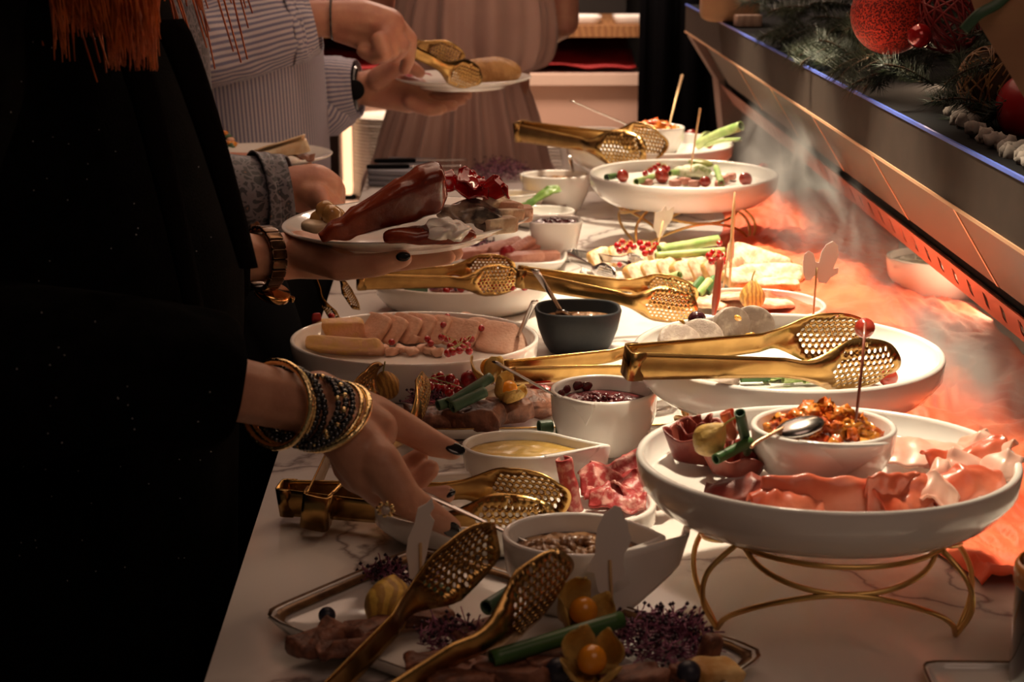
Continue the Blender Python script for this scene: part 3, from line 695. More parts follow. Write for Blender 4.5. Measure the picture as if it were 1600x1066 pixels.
# ------------------------------------------------------------------ food builders
def loc(px, py, h): p = P(px, py, h); return p
def one(name, me, label, cat, p, rot=(0, 0, 0), sc=None, group=None): return tag(obj(name, me, None, p, rot, sc), label, cat, group)
def many(name, mes, spots, fmt, cat, group=None):
    for i, s_ in enumerate(spots):
        px, py, h = s_[:3]; rot = s_[3] if len(s_) > 3 else (0, 0, R.uniform(0, 6)); sc = s_[4] if len(s_) > 4 else None
        one(name, mes[i % len(mes)], (fmt % ORD[i]) if '%s' in fmt else fmt, cat, P(px, py, h), rot, sc, group)
cur = sq('redcurrant', (.0042, .0042, .0042), redm, 1, seg=14, rings=8)
calyx = sq('calyx', (.0009, .0009, .0012), mat('dry_calyx', (.10, .04, .015), rough=.7), 1, seg=6, rings=4)
stemm = mat('currant_stem', (.35, .30, .08), rough=.5)
def sprig(label, spots, h, dh=.006, r=1.0, group=None):
    ps = [P(x, y, h + R.uniform(0, dh)) for x, y in spots]; c_ = ps[0]
    t = thing('redcurrant_sprig', label, 'fruit', c_, group=group)
    for q in ps:
        b_ = obj('berry', cur, t, q - c_, (R.random() * 3, R.random() * 3, 0), r * R.uniform(.9, 1.08))
    pp_ = [q - c_ + V((0, 0, .0045)) for q in ps]
    if len(pp_) > 2: obj('stem', tube('stem', spline(pp_, 3), .0005, stemm, 5), t)
    return t
def husk_me(seed=0, m=husk, open_=0):
    vs = []; fs = []; n, k = 40, 16
    for i in range(k + 1):
        u = i / k; r = (math.sin(PI * min(1, u * 1.0)) ** .75) * (1 - .28 * u) * .0135; z = -.012 + .034 * u
        if u > .82: r = max(r, .0012) * 1
        for j in range(n):
            a_ = 2 * PI * j / n; rr = max(.0003, r) * (1 + .13 * abs(math.cos(2.5 * a_)) + .05 * noise.noise(V((math.cos(a_) * 2, math.sin(a_) * 2, u * 4 + seed))))
            vs.append(V((rr * math.cos(a_ + u * .4), rr * math.sin(a_ + u * .4), z)))
    for i in range(k):
        for j in range(n): fs.append((i * n + j, i * n + (j + 1) % n, (i + 1) * n + (j + 1) % n, (i + 1) * n + j))
    fs.append(tuple(range(n))[::-1]); fs.append(tuple(k * n + j for j in range(n)))
    return mesh('husk', vs, fs, m)
def petal_me(m, seed=0, curl=1.0, L=.024, W=.0095):
    vs = []; fs = []; n, k = 12, 8
    for i in range(n + 1):
        u = i / n; wd = W * math.sin(PI * min(1, u * .93 + .07)) ** .6; an = (1.2 + .75 * curl) * u; R_ = L * .52 * (1 + .25 * u)
        x = R_ * math.sin(an); z = R_ * (1 - math.cos(an)) - .004
        for j in range(k + 1):
            q = j / k * 2 - 1; vs.append(V((x, wd * q, z + .25 * wd * q * q * 3 + .0035 * noise.noise(V((u * 4, q * 2.5, seed))) + .0006 * math.cos(q * 9))))
    for i in range(n):
        for j in range(k): a_ = i * (k + 1) + j; fs.append((a_, a_ + k + 1, a_ + k + 2, a_ + 1))
    return mesh('husk_leaf', vs, fs, m)
hA, hB, hC = husk_me(0), husk_me(5, huskd), husk_me(3, husk)
petals = [petal_me(husk, k, c) for k, c in enumerate((1.0, 1.25, .8))]
for pm in petals: pass
def physalis(label, p, rot=(0, 0, 0), kind='closed', sc=1.0, me=None, n=4):
    t = thing('physalis', label, 'fruit', p, rot, sc=sc)
    if kind == 'closed':
        obj('husk', me or hA, t); obj('stem', tube('stem', spline([(0, 0, .020), (.001, 0, .026), (.004, .001, .032)], 3), .0008, stemm, 6), t)
    else:
        obj('berry', sq('berry', (.0078, .0078, .0078), berry, 1), t, (0, 0, .006))
        for k in range(n):
            o = solid(obj('husk_leaf', petals[k % 3], t, (0, 0, -.003), (0, 0, 2 * PI * k / n + .3)), .0005)
    return t
def onion_tube(label, A, B, r=.0045, m=green, bendz=.0, hollow=True, group=None, cat='vegetable'):
    t = A; D = B - A; pts = [V((0, 0, 0)), D * .5 + V((0, 0, bendz)), D]
    sp = spline(pts, 5); v1, f1, uv = tube_geo(sp, [r * 1.0 - .0 * i for i in range(len(sp))], 14, cap=False)
    return tag(solid(obj('green_onion', mesh('green_onion', v1, f1, m), None, A), r * .22, -1), label, cat, group)
def ruffle_me(name, L, W, amp, waves, m, seed=0, curl=0., n=36, k=16, taper=.25):
    vs = []; fs = []
    for i in range(n + 1):
        u = i / n
        for j in range(k + 1):
            v = j / k; w_ = W * (1 - taper * abs(2 * u - 1) ** 3) * (1 + .12 * noise.noise(V((u * 4, v, seed))))
            ph = waves * 2 * PI * u + seed; a_ = amp * (.35 + .65 * v)
            x = L * (u - .5) + a_ * .7 * math.sin(2 * ph) * .35; y = w_ * (v - .5) - curl * W * (v * v) * .5
            z = a_ * (math.sin(ph) * .5 + .5) + curl * W * .45 * math.sin(v * PI * .9) + .003 * noise.noise(V((u * 6, v * 4, seed + 9)))
            vs.append(V((x, y, z)))
    for i in range(n):
        for j in range(k): a_ = i * (k + 1) + j; fs.append((a_, a_ + k + 1, a_ + k + 2, a_ + 1))
    return mesh(name, vs, fs, m)
def rose_me(name, r0, r1, turns, h, m, seed=0, n=150, k=10):
    vs = []; fs = []
    for i in range(n + 1):
        u = i / n; a_ = turns * 2 * PI * u; r = lerp(r0, r1, u) + .0025 * math.sin(a_ * 3.3 + seed)
        for j in range(k + 1):
            v = j / k; rr = r * (.75 + .35 * v) + .0022 * math.sin(a_ * 7 + seed) * v; z = h * (1 - .45 * u) * v + .003 * math.sin(a_ * 5 + seed) * v
            vs.append(V((rr * math.cos(a_), rr * math.sin(a_), z)))
    for i in range(n):
        for j in range(k): a_ = i * (k + 1) + j; fs.append((a_, a_ + k + 1, a_ + k + 2, a_ + 1))
    return mesh(name, vs, fs, m)
def roll_me(name, L, r, turns, m, seed=0, n=40, k=14):
    vs = []; fs = []
    for i in range(n + 1):
        u = i / n; a_ = turns * 2 * PI * u; rr = r * (.35 + .65 * u)
        for j in range(k + 1):
            v = j / k; q = 1 + .25 * (v - .5); vs.append(V((L * (v - .5), rr * q * math.cos(a_), rr * q * math.sin(a_))) + noise.noise_vector(V((v * 3, u * 3, seed))) * .002)
    for i in range(n):
        for j in range(k): a_ = i * (k + 1) + j; fs.append((a_, a_ + k + 1, a_ + k + 2, a_ + 1))
    return mesh(name, vs, fs, m)
def tangle(name, label, p, rx, ry, rz, n, cat='sprouts', leaves=60, seed=1):
    rr = random.Random(seed); g = G()
    for i in range(n):
        a_ = rr.uniform(0, 2 * PI); q = math.sqrt(rr.random()); c_ = V((rx * q * math.cos(a_), ry * q * math.sin(a_), rr.uniform(0, rz) * (1 - q * q * .6)))
        d_ = V((rr.uniform(-1, 1), rr.uniform(-1, 1), rr.uniform(-.3, .9))).normalized(); e_ = V((rr.uniform(-1, 1), rr.uniform(-1, 1), rr.uniform(-.2, 1))).normalized()
        l_ = rr.uniform(.008, .018); pts = [c_ - d_ * l_ * .5, c_, c_ + (d_ + e_) * l_ * .3, c_ + (d_ * .6 + e_ * .8) * l_ * .6]
        for v in pts: v.z = max(.001, v.z)
        v1, f1, _ = tube_geo(spline(pts, 2), .00055, 4, cap=False); g.add(v1, f1, 0)
        if i < leaves:
            e = pts[-1]; v1 = [e + V((x, y, z)) * .0018 for x, y, z in ((1, 0, 0), (0, 1, 0), (-1, 0, 0), (0, -1, 0), (0, 0, 1.2), (0, 0, -1))]
            g.add(v1, [(0, 1, 4), (1, 2, 4), (2, 3, 4), (3, 0, 4), (1, 0, 5), (2, 1, 5), (3, 2, 5), (0, 3, 5)], 1)
    return tag(obj(name, g.me(name, [sprout, sproutd]), None, p), label, cat, kind='stuff')
def chunks(label, p, rx, ry, rz, n, ms, r, seed=1, cat='relish', name='chutney', group=None):   # glossy heap, many small lumps nobody could count
    rr = random.Random(seed); g = G()
    for i in range(n):
        a_ = rr.uniform(0, 2 * PI); q = math.sqrt(rr.random()); c_ = V((rx * q * math.cos(a_), ry * q * math.sin(a_), rz * (1 - q * q) * rr.uniform(.5, 1)))
        s_ = V((r * rr.uniform(.6, 1.5), r * rr.uniform(.5, 1.), r * rr.uniform(.4, 1.))); ro = Matrix.Rotation(rr.uniform(0, 6), 3, 'Z') @ Matrix.Rotation(rr.uniform(-1, 1), 3, 'X')
        me_ = ICO; g.add([ro @ V((v.x * s_.x, v.y * s_.y, v.z * s_.z)) + c_ + noise.noise_vector(v * (3.2 if name == 'chutney' else 2) + V((i, 0, 0))) * r * (.75 if name == 'chutney' else .25) for v in me_[0]], me_[1], rr.randrange(len(ms)))
    return tag(obj(name, g.me(name, ms), None, p), label, cat, group, 'stuff')
bm = bmesh.new(); bmesh.ops.create_icosphere(bm, subdivisions=2, radius=1); ICO = ([v.co.copy() for v in bm.verts], [tuple(v.index for v in f.verts) for f in bm.faces]); bm.free()

# ------------------------------------------------------------------ food on plate A
chunks('lumpy cranberry pieces heaped on the dark jam', V((pJ.x, pJ.y, T + .008 + .043)), .036, .034, .010, 110, [jam], .0042, 21, 'jam', 'cranberry_pieces')
chunks('soft brown onion strands heaped in the pointed bowl', V((pO.x - .004, pO.y, T + .047)), .042, .034, .011, 130, [onionm], .0050, 22, 'relish', 'onion_pieces')
chunks('dark berries heaped in the square white bowl', V((pb.x, pb.y, T + .053)), .030, .027, .010, 70, [jam], .0046, 23, 'jam', 'berry_pieces')
LIFT[0] = .0135
chunks('heap of orange red tomato chutney in the small bowl among hams', V((pA.x, pA.y + .004, T + .0930 + .035)), .042, .036, .024, 120, [chut, chutd, chut], .0068, 3)
rose = [rose_me('dark_ham_rosette', .006, .034, 3.2, .034, proscd, 0), rose_me('dark_ham_rosette', .005, .026, 2.6, .028, proscd, 2)]
def put(name, me, label, cat, px, py, h, rot=(0, 0, 0), sc=None, th=None, group=None):
    o = one(name, me, label, cat, P(px, py, h), rot, sc, group)
    if th: solid(o, th)
    return o
put('ham_rosette', rose[0], 'dark dried ham rosette beside the physalis on the ham plate', 'ham', 1092, 716, .082, (0, .1, .5), None, .0012)
put('ham_rosette', rose[1], 'smaller dark ham rosette tucked against the chutney bowl', 'ham', 1150, 740, .082, (.1, 0, 2.5), None, .0012)
put('dried_ham_slice', ruffle_me('ham_slice', .07, .04, .012, 1.2, proscd, 4, .5), 'dark dried ham slice draped in front of the rosettes', 'ham', 1170, 778, .082, (0, 0, -.2), None, .0012)
put('prosciutto_slice', ruffle_me('prosciutto_slice', .082, .046, .004, .6, prosc, 1, 1.0), 'broad orange red prosciutto roll at the front rim of the plate', 'ham', 1272, 784, .082, (.30, .02, .06), (1.1, 1.1, 1.15), .0018)
put('prosciutto_slice', ruffle_me('prosciutto_slice', .045, .045, .006, .5, prosc, 2, 1.2), 'upright curled prosciutto slice beside the broad roll', 'ham', 1372, 778, .082, (.4, .0, .45), 1.1, .0018)
put('prosciutto_slice', ruffle_me('prosciutto_slice', .055, .04, .010, .9, prosc, 6, .6), 'dark red prosciutto fold between rosette and broad roll', 'ham', 1226, 796, .082, (0, 0, .1), None, .0014)
put('ham_slice', ruffle_me('ham_slice', .075, .055, .006, .7, hamp, 1, .25), 'flat pale pink ham slice behind the chutney bowl', 'ham', 1450, 712, .088, (.1, 0, -.1), None, .0016)
for i, (x, y, h, rz, L, W, am, wv, sd_) in enumerate(((1412, 782, .083, .5, .060, .040, .012, 1.3, 2), (1454, 776, .083, 1.2, .065, .042, .014, 1.6, 3), (1500, 766, .083, .35, .07, .042, .013, 1.2, 4),
                                                      (1540, 742, .085, -.5, .06, .045, .014, 1.4, 7), (1505, 722, .088, .25, .072, .040, .010, 1.0, 8), (1545, 710, .090, -.9, .05, .04, .012, 1.3, 11))):
    put('ham_slice', ruffle_me('ham_slice', L, W, am, wv, hamp if i % 2 else prosc, sd_, .55), '%s folded pink ham slice of the pile, counting from the upright prosciutto' % ORD[i], 'ham', x, y, h, (.15, -.1, rz), None, .0014, 'folded ham slices on the front plate')
physalis('yellow physalis husk on the dark ham rosette', P(1104, 692, .118), (.5, .5, .3), sc=1.0, me=hA)
onion_tube('short green onion piece leaning on the chutney bowl, light end out', P(1118, 718, .112), P(1172, 690, .118), .0042, green)
onion_tube('dark green onion piece standing against the chutney bowl', P(1170, 712, .10), P(1156, 645, .145), .0042, leekd)
put('ham_curl', roll_me('ham_curl', .022, .006, 1.2, prosc, 5), 'small upright ham curl beside the physalis', 'ham', 1140, 664, .130, (0, 1.3, .2), None, .001)
# plate B
terrm = sq('terrine_slice', (.025, .022, .0045), terr, .25, .0006, 60, e2=1, seg=32)
for x, y, h, rot, l in ((1062, 534, .090, (.75, .12, .2), 'largest round terrine slice lying at the rim'), (1096, 528, .090, (.9, .2, -.3), 'middle terrine slice behind the largest one'),
                        (1142, 510, .096, (1.35, -.1, .5), 'terrine slice standing on edge next to the dark grape'), (1176, 508, .094, (1.2, .1, -.2), 'terrine slice leaning with a yellow raisin on top'), (1118, 590, .084, (.1, 0, 0), 'flat terrine slice under the big tongs')):
    put('terrine_slice', terrm, l, 'terrine', x, y, h, rot, .92, None, 'terrine slices on the round plate')
put('dark_grape', sq('grape', (.0098, .0088, .0088), grapeflesh, 1), 'single dark purple grape by the terrine slices', 'fruit', 1089, 499, .104, (0, 0, .4))
raism = sq('golden_raisin', (.006, .004, .003), mat('golden_raisin', (.62, .32, .04), (.45, .20, .02), 80, rough=.35, coat=.5), .9, .0012, 150)
for x, y, h, l in ((1018, 545, .104, 'golden raisin on the rim-side terrine slice'), (1064, 503, .100, 'golden raisin behind the largest terrine slice'), (1153, 497, .116, 'golden raisin on top of the leaning terrine slice'),
                   (1172, 524, .088, 'golden raisin in front of the standing terrine slices'), (1138, 582, .086, 'golden raisin beneath the big tongs handle')):
    put('golden_raisin', raism, l, 'fruit', x, y, h, (.4, .3, R.random() * 3), None, None, 'golden raisins on the terrine plate')
put('dried_tomato', sq('dried_tomato', (.013, .007, .004), proscd, .8, .002, 90), 'dark dried tomato beside the raisins on the terrine plate', 'fruit', 1138, 530, .084, (0, 0, .2))
for i, (x, y, rz, mm) in enumerate(((1180, 590, .1, green), (1215, 586, -.1, greenl), (1245, 591, .2, greenl), (1275, 590, .5, greenl))):
    q = P(x, y, .086); d_ = V((math.cos(rz), math.sin(rz), 0)) * .014
    onion_tube('%s green onion piece under the big tongs, counting from the handle' % ORD[i], q - d_, q + d_, .0042, mm, group='green onion pieces under the big tongs')
leafm = ruffle_me('lettuce_leaf', .05, .03, .007, 2.2, mat('lettuce', (.18, .26, .05), (.36, .42, .14), 60, rough=.4), 3)
put('lettuce_leaf', leafm, 'crumpled lettuce leaf along the front rim of the terrine plate', 'vegetable', 1195, 590, .079, (0, 0, 0), None, .0008)
put('endive_leaf', ruffle_me('endive_leaf', .045, .02, .006, .7, mat('endive', (.62, .60, .36), (.50, .55, .24), 30, rough=.4), 2), 'pale endive leaf lying on the terrine plate behind the tongs', 'vegetable', 1262, 520, .080, (0, 0, .4), None, .001)
pgr = sq('red_grape_half', (.0095, .0085, .0085), grape, 1)
put('red_grape', pgr, 'red grape half at the far side of the tongs head', 'fruit', 1388, 590, .088)
# skewer with grape standing on chutney
t = thing('cocktail_pick', 'reddish cocktail pick with a red grape on top in the chutney', 'pick', P(1337, 648, .138))
top = Q(1352, 505, 1.325) - P(1337, 648, .138)
obj('stick', tube('stick', [V((0, 0, -.01)), top * .55 + V((.001, 0, 0)), top], [(.0014, .0012), (.0021, .0012), (.003, .0012)], woodd, 8), t)
put('red_grape', sq('grape', (.0098, .0098, .0098), grape, 1), 'shiny red grape beyond the tall cocktail pick, touching its tongs', 'fruit', 1351, 513, .135)
# plate C
put('herb_cheese', sq('herb_cheese', (.030, .020, .011), cheese, .8, .005, 60), 'mound of herb cheese in the middle of the grape plate', 'cheese', 1082, 268, .090, (0, 0, 0))
put('pickle_half', sq('pickle', (.021, .009, .006), mat('pickle', (.20, .22, .06), (.34, .34, .12), 60, rough=.35), .9, .001, 90), 'sliced pickle half lying on the herb cheese', 'vegetable', 1095, 255, .100, (.2, .1, -.3))
for x, y, s_, l in ((973, 275, 1.15, 'red grape alone near the rim facing the deep bowl'), (1034, 275, 1.35, 'large mottled red grape in front of the herb cheese'), (1102, 284, 1.05, 'red grape half at the front of the grape plate'),
                    (1118, 258, 1.0, 'red grape behind the upright onion piece'), (1165, 280, 1.25, 'red grape half by the onion rings'), (1193, 263, 1.1, 'red grape on the rim toward the steam')):
    put('red_grape', pgr, l, 'fruit', x, y, .090, (R.random(), R.random(), R.random()), s_, None, 'red grapes on the plate with herb cheese')
for A_, B_, m_, l in (((994, 284), (1022, 276), greenl, 'green onion piece beside the large mottled grape'), ((1046, 271), (1086, 265), greenl, 'fat green onion piece lying on the herb cheese'),
                      ((1119, 262), (1127, 286), greenl, 'upright pale green onion piece near the grapes'), ((948, 277), (962, 275), green, 'dark green onion end near the lone red grape')):
    onion_tube(l, P(*A_, .092), P(*B_, .088), .0052, m_)
sprig('redcurrant sprig on the grape plate beside the herb cheese', [(1008, 271), (1016, 266), (1023, 262), (1030, 266), (1037, 260), (1043, 264), (1029, 258)], .096, .006, 1.2)
many('meat_cube', [sq('meat_cube', (.010, .008, .006), duck, .6, .0015, 100)], [(1010, 285, .086), (1055, 286, .086), (1070, 283, .086), (1085, 287, .086), (1130, 280, .086), (1142, 276, .086), (1125, 288, .084)],
     '%s pink meat cube at the front of the grape plate, counting from the deep bowl', 'meat', 'meat cubes on the grape plate')
put('endive_leaf', ruffle_me('endive_leaf', .04, .03, .006, 1., mat('endive2', (.62, .60, .36), (.55, .58, .28), 30, rough=.4), 2), 'pale yellow leaf by the far rim grapes', 'vegetable', 1160, 268, .084, (0, 0, .4), None, .001)
t = thing('cocktail_pick', 'thin bamboo pick standing in the herb cheese', 'pick', P(1079, 262, .105)); top = Q(1094, 170, 2.66) - P(1079, 262, .105)
obj('stick', tube('stick', [V((0, 0, -.006)), top * .5, top], [.0011, .0016, .0022], stickm, 6), t)
# plate D
chunks('bright orange chutney heaped in the farthest small bowl', V((pD.x, pD.y, T + .0930 + .040)), .044, .038, .020, 90, [chut, chutd, chut], .008, 5)
t = thing('cocktail_pick', 'pale bamboo pick standing in the farthest chutney bowl', 'pick', P(1046, 190, .145)); top = Q(1066, 118, 3.28) - P(1046, 190, .145)
obj('stick', tube('stick', [V((0, 0, -.006)), top * .5, top], [.0016, .0022, .003], stickm, 6), t)
for x, y, s_, l in ((1080, 214, 1.7, 'big red grape cluster half against the farthest chutney bowl'), (1098, 217, 1.3, 'red grape below the leek stalk'), (1015, 233, 1.2, 'red grape half under the dark tongs head'), (1108, 226, .9, 'small dark grape by the leek base')):
    put('red_grape', pgr, l, 'fruit', x, y, .092, (0, 0, .5), s_)
onion_tube('pale green leek stalk sticking out over the far rim', P(1090, 226, .092), P(1158, 197, .135), .0085, greenl, .003)
onion_tube('thin curved green leaf under the leek stalk', P(1102, 228, .092), P(1158, 218, .115), .0035, greenl, .004)
onion_tube('drooping onion curl next to the big red grape', P(1088, 226, .09), P(1108, 208, .10), .003, greenl, .008)

# ------------------------------------------------------------------ oval bowl of pate
LIFT[0] = .012
slab = [sq('pate_slice', (.026, .0045, .018), pate, .32, .0012, 70, 24, 12, k) for k in range(3)]
slaby = sq('pate_slice', (.030, .008, .016), patey, .35, .0014, 70, 24, 12, 7)
row = [(585, 512), (608, 514), (630, 513), (652, 512), (674, 514), (696, 516), (718, 520)]
for i, (x, y) in enumerate(row):
    put('pate_slice', slab[i % 3], '%s pate slice of the leaning row, counting from the standing tongs' % ORD[i], 'pate', x, y, .026, (-.72, R.uniform(-.05, .05), -1.0 + .06 * i), None, None, 'leaning pate slices in the wide bowl')
put('pate_slice', slaby, 'yellow-edged pate block behind the standing tongs head', 'pate', 530, 518, .024, (.3, 0, .15))
put('pate_slice', slaby, 'yellow-edged pate block at the rim over the bracelets', 'pate', 528, 542, .018, (.9, .05, -.12), (1.25, 1, 1))
put('pate_slice', slaby, 'crumbling yellow-edged pate block in the front middle of the bowl', 'pate', 560, 545, .016, (.9, -.05, -.2))
put('pate_slice', sq('pate_slice', (.034, .0045, .024), pate, .4, .0012, 60, 24, 12, 9), 'large flat pate slice leaning on the wall near the black bowl', 'pate', 790, 530, .022, (-1.0, .1, -.35))
put('pate_slice', sq('pate_slice', (.030, .0045, .024), pate, .4, .0012, 60, 24, 12, 8), 'scalloped pate slice beneath the large flat one', 'pate', 755, 525, .022, (-.95, .1, -.5))
put('pate_slice', slab[1], 'pate slice lying behind the redcurrant sprig', 'pate', 735, 512, .022, (-.9, .1, -.75))
crumb = [sq('pate_crumb', (.009, .007, .005), pate, .8, .0035, 120, 12, 8, k) for k in range(3)]
many('pate_crumb', crumb, [(580, 549, .014), (598, 545, .014), (612, 549, .014), (628, 546, .014), (643, 549, .014), (646, 530, .017), (660, 545, .014), (672, 548, .014), (684, 550, .014)],
     '%s pate crumb along the near rim of the wide bowl, counting from the bracelets', 'pate', 'pate crumbs in the wide bowl')
many('redcurrant', [cur], [(518, 494, .034), (599, 496, .034), (612, 500, .034), (618, 502, .034), (642, 498, .036), (656, 502, .034), (612, 535, .022), (668, 530, .026), (673, 537, .022), (689, 498, .034), (699, 495, .036), (693, 508, .034), (748, 512, .034), (752, 513, .034)],
     'loose redcurrant lying on the pate slices in the wide bowl', 'fruit', 'loose redcurrants on the pate')
sprig('redcurrant sprig at the near rim of the pate bowl', [(698, 530), (704, 542), (712, 536), (718, 548), (724, 533), (730, 540), (736, 530), (707, 550), (722, 543), (700, 552), (733, 549), (690, 527)], .024, .008, 1.15)
put('red_pepper_piece', sq('pepper', (.006, .002, .010), redmt, .5, .001), 'small red pepper piece by the rim near the standing tongs', 'vegetable', 494, 500, .04, (.3, 0, .3))
LIFT[0] = 0.0
# ------------------------------------------------------------------ rectangular platter with meats (behind the hand)
for x, y, h, r_, sc, l in ((668, 655, .020, (.1, .1, .2), (1.0, 1, 1.2), 'rough brown meat slice closest to the thumb of the braceleted hand'), (742, 650, .024, (.2, 0, -.3), (1.25, 1.2, 1.4), 'ragged brown meat slice above the mustard bowl'),
                       (790, 640, .024, (.3, -.1, .5), (1.1, 1.1, 1.3), 'dark brown meat slice next to the cranberry bowl'), (828, 628, .026, (.5, .1, .5), (1.2, 1.1, 1.2), 'thick brown meat slice touching the cranberry bowl'),
                       (700, 610, .018, (.1, 0, 0), (1.2, 1, 1), 'brown meat slice under the redcurrants'), (850, 600, .016, (.1, 0, .2), (1.3, 1, .8), 'brown meat slice at the back under the spoon')):
    put('meat_slice', sq('meat_slice', (.024, .015, .008), ham, .35, .005, 100, 34, 16, x), l, 'meat', x, y, h, r_, sc, None, 'brown meat slices on the gold-rimmed platter')
sprig('heap of redcurrants on a stem on the brown meat platter', [(652, 588), (662, 592), (672, 586), (680, 592), (688, 588), (696, 596), (704, 592), (660, 600), (672, 604), (684, 606), (695, 608), (705, 604), (712, 598), (690, 600), (678, 598), (668, 596), (716, 610), (702, 614)], .030, .012, 1.25)
physalis('open physalis with raised papery leaves beside the big gold tongs', P(765, 585, .045), (-.4, .2, .6), 'open', 1.25, n=3)
physalis('open physalis with orange berry among the meat slices', P(790, 615, .042), (.2, .6, .2), 'open', 1.1)
physalis('dry brown physalis husk behind the hand between the tongs heads', P(604, 608, .035), (.4, -.3, .4), 'closed', 1.15, hB)
onion_tube('upper dark green onion tube lying across the brown meats', P(700, 632, .042), P(767, 590, .060), .0055, leekd)
onion_tube('lower dark green onion tube lying across the brown meats', P(706, 637, .040), P(757, 612, .050), .0060, leekd)
onion_tube('short dark green onion end beside the redcurrants', P(684, 634, .040), P(702, 628, .042), .0055, leekd)
onion_tube('green leek piece lying on the platter front rim', P(842, 668, .022), P(862, 666, .022), .007, leekd)
onion_tube('small green leek end by the cranberry bowl foot', P(868, 672, .022), P(880, 672, .022), .005, leekd)
tangle('purple_sprouts', 'tangle of purple sprouts between the tongs and the brown meat', P(668, 630, .018), .022, .018, .014, 150, seed=2)
tangle('purple_sprouts', 'purple sprouts behind the spoon near the big tongs', P(800, 596, .022), .028, .014, .012, 120, seed=3)
put('raspberry', sq('raspberry', (.011, .009, .009), redmt, 1, .0022, 330, 26, 16), 'soft raspberry behind the green onion tubes', 'fruit', 735, 592, .035, (0, 0, .4))
put('raspberry', sq('raspberry', (.013, .008, .008), redmt, 1, .0022, 330, 26, 16), 'red raspberry half hidden by the long spoon', 'fruit', 845, 612, .028, (0, 0, -.4))
# ------------------------------------------------------------------ salami platter
LIFT[0] = .012
for i, (x, y, h, rz, L, W, am, wv, cu) in enumerate(((955, 762, .014, .1, .06, .045, .018, 1.1, .5), (985, 775, .012, .9, .06, .04, .016, 1.6, .5), (1005, 762, .012, -.5, .05, .04, .016, 1.3, .4), (968, 742, .018, .4, .06, .04, .018, .9, .6),
                                                     (935, 775, .010, 1.4, .045, .035, .014, 1.2, .3), (1000, 738, .018, 2.2, .045, .03, .014, 1.2, .4), (968, 785, .014, -.2, .05, .035, .012, 1.0, .4))):
    put('salami_slice', ruffle_me('salami_slice', L, W, am, wv, salami, i, cu), '%s folded marbled salami slice on the oval platter, counting from the mustard bowl' % ORD[i], 'salami', x, y, h, (.2, 0, rz), None, .0016, 'folded salami slices')
put('salami_slice', roll_me('salami_slice', .046, .0095, .9, salami, 3), 'upright salami slice leaning against the front of the mustard bowl', 'salami', 892, 757, .028, (0, 1.35, .1), (1.1, 1, 1), .0016)
LIFT[0] = 0.0
# foreground platter foods (local frame of the rotated platter)
for x, y, h, rz, sc, l in ((495, 1000, .020, .6, (1, .9, 1), 'brown meat slice nearest the blueberry on the brown rimmed platter'), (545, 1005, .020, .2, (1.1, 1, 1), 'second brown meat slice behind the near tongs arm'), (575, 985, .022, .9, (1.1, 1, 1.1), 'brown meat slice under the fat physalis husk'),
                           (690, 1035, .020, .2, (1.2, 1, 1.1), 'brown meat slice between the two tongs arms'), (720, 1060, .020, .3, (1.2, 1, 1), 'brown meat slice in front of the long green onion'), (800, 1050, .020, -.2, (1.3, .9, 1), 'brown meat slice under the long green onion'),
                           (870, 1035, .020, .5, (1.1, 1, 1), 'brown meat slice beside the two dark berries'), (985, 1060, .020, .3, (1.2, 1, 1), 'brown meat slice below the heap of purple sprouts'), (760, 990, .020, .4, (1.2, 1, 1.2), 'dark brown meat slice under the raised tongs heads'), (655, 960, .018, .3, (1.2, 1, 1), 'brown meat slice at the back rim by the fish shaped card'),
                           (1085, 1050, .018, .7, (.9, .8, .9), 'brown meat slice beside the cracker at the platter end'), (900, 1000, .018, .7, (1.1, .9, .9), 'brown meat slice behind the open physalis')):
    put('meat_slice', sq('meat_slice', (.021, .014, .0055), ham, .30, .005, 110, 30, 14, x), l, 'meat', x, y, h, (R.uniform(-.2, .2), R.uniform(-.2, .2), rz), sc, None, 'brown meat slices on the brown-rimmed platter')
put('blueberry', sq('blueberry', (.0066, .0066, .0066), blueb, 1), 'dark blueberry alone on the white corner of the platter', 'fruit', 511, 962, .016)
put('blueberry', sq('blueberry', (.009, .009, .009), blueb, 1), 'dark blueberry behind the orange physalis at the near edge', 'fruit', 872, 1048, .022)
put('blueberry', sq('blueberry', (.009, .009, .009), blueb, 1), 'dark blueberry in front of the heap of purple sprouts', 'fruit', 1076, 1052, .022)
physalis('fat closed yellow physalis husk next to the blueberry', P(610, 935, .032), (2.7, .3, .3), 'closed', 1.5, husk_me(3, mat('physalis_husk_yellow', (.80, .52, .10), (.50, .28, .06), 60, rough=.5, bump=.8, bscale=160, kind='wave')))
physalis('open physalis with orange berry behind the long green onion', P(905, 965, .030), (.5, .3, .2), 'open', 1.35)
physalis('open physalis with orange berry at the near edge of the platter', P(925, 1040, .030), (.6, -.2, .2), 'open', 1.35)
onion_tube('long dark green onion stalk across the near platter', P(768, 1030, .030), P(972, 968, .040), .0062, green)
onion_tube('dark green onion piece behind the fish shaped card', P(655, 915, .018), P(705, 930, .018), .006, leekd)
onion_tube('dark green onion piece under the tongs heads', P(760, 950, .026), P(800, 925, .028), .006, leekd)
tangle('purple_sprouts', 'big heap of purple sprouts at the end of the near platter', P(1030, 1015, .012), .040, .030, .030, 420, leaves=260, seed=5)
tangle('purple_sprouts', 'purple sprouts between the arms of the near tongs', P(715, 1000, .016), .030, .025, .012, 160, leaves=90, seed=6)
tangle('purple_sprouts', 'few purple sprouts at the back corner of the near platter', P(600, 900, .012), .016, .012, .012, 70, leaves=50, seed=7)
tangle('purple_sprouts', 'purple sprouts lying along the back rim by the tongs', P(655, 905, .012), .024, .010, .010, 60, leaves=40, seed=8)
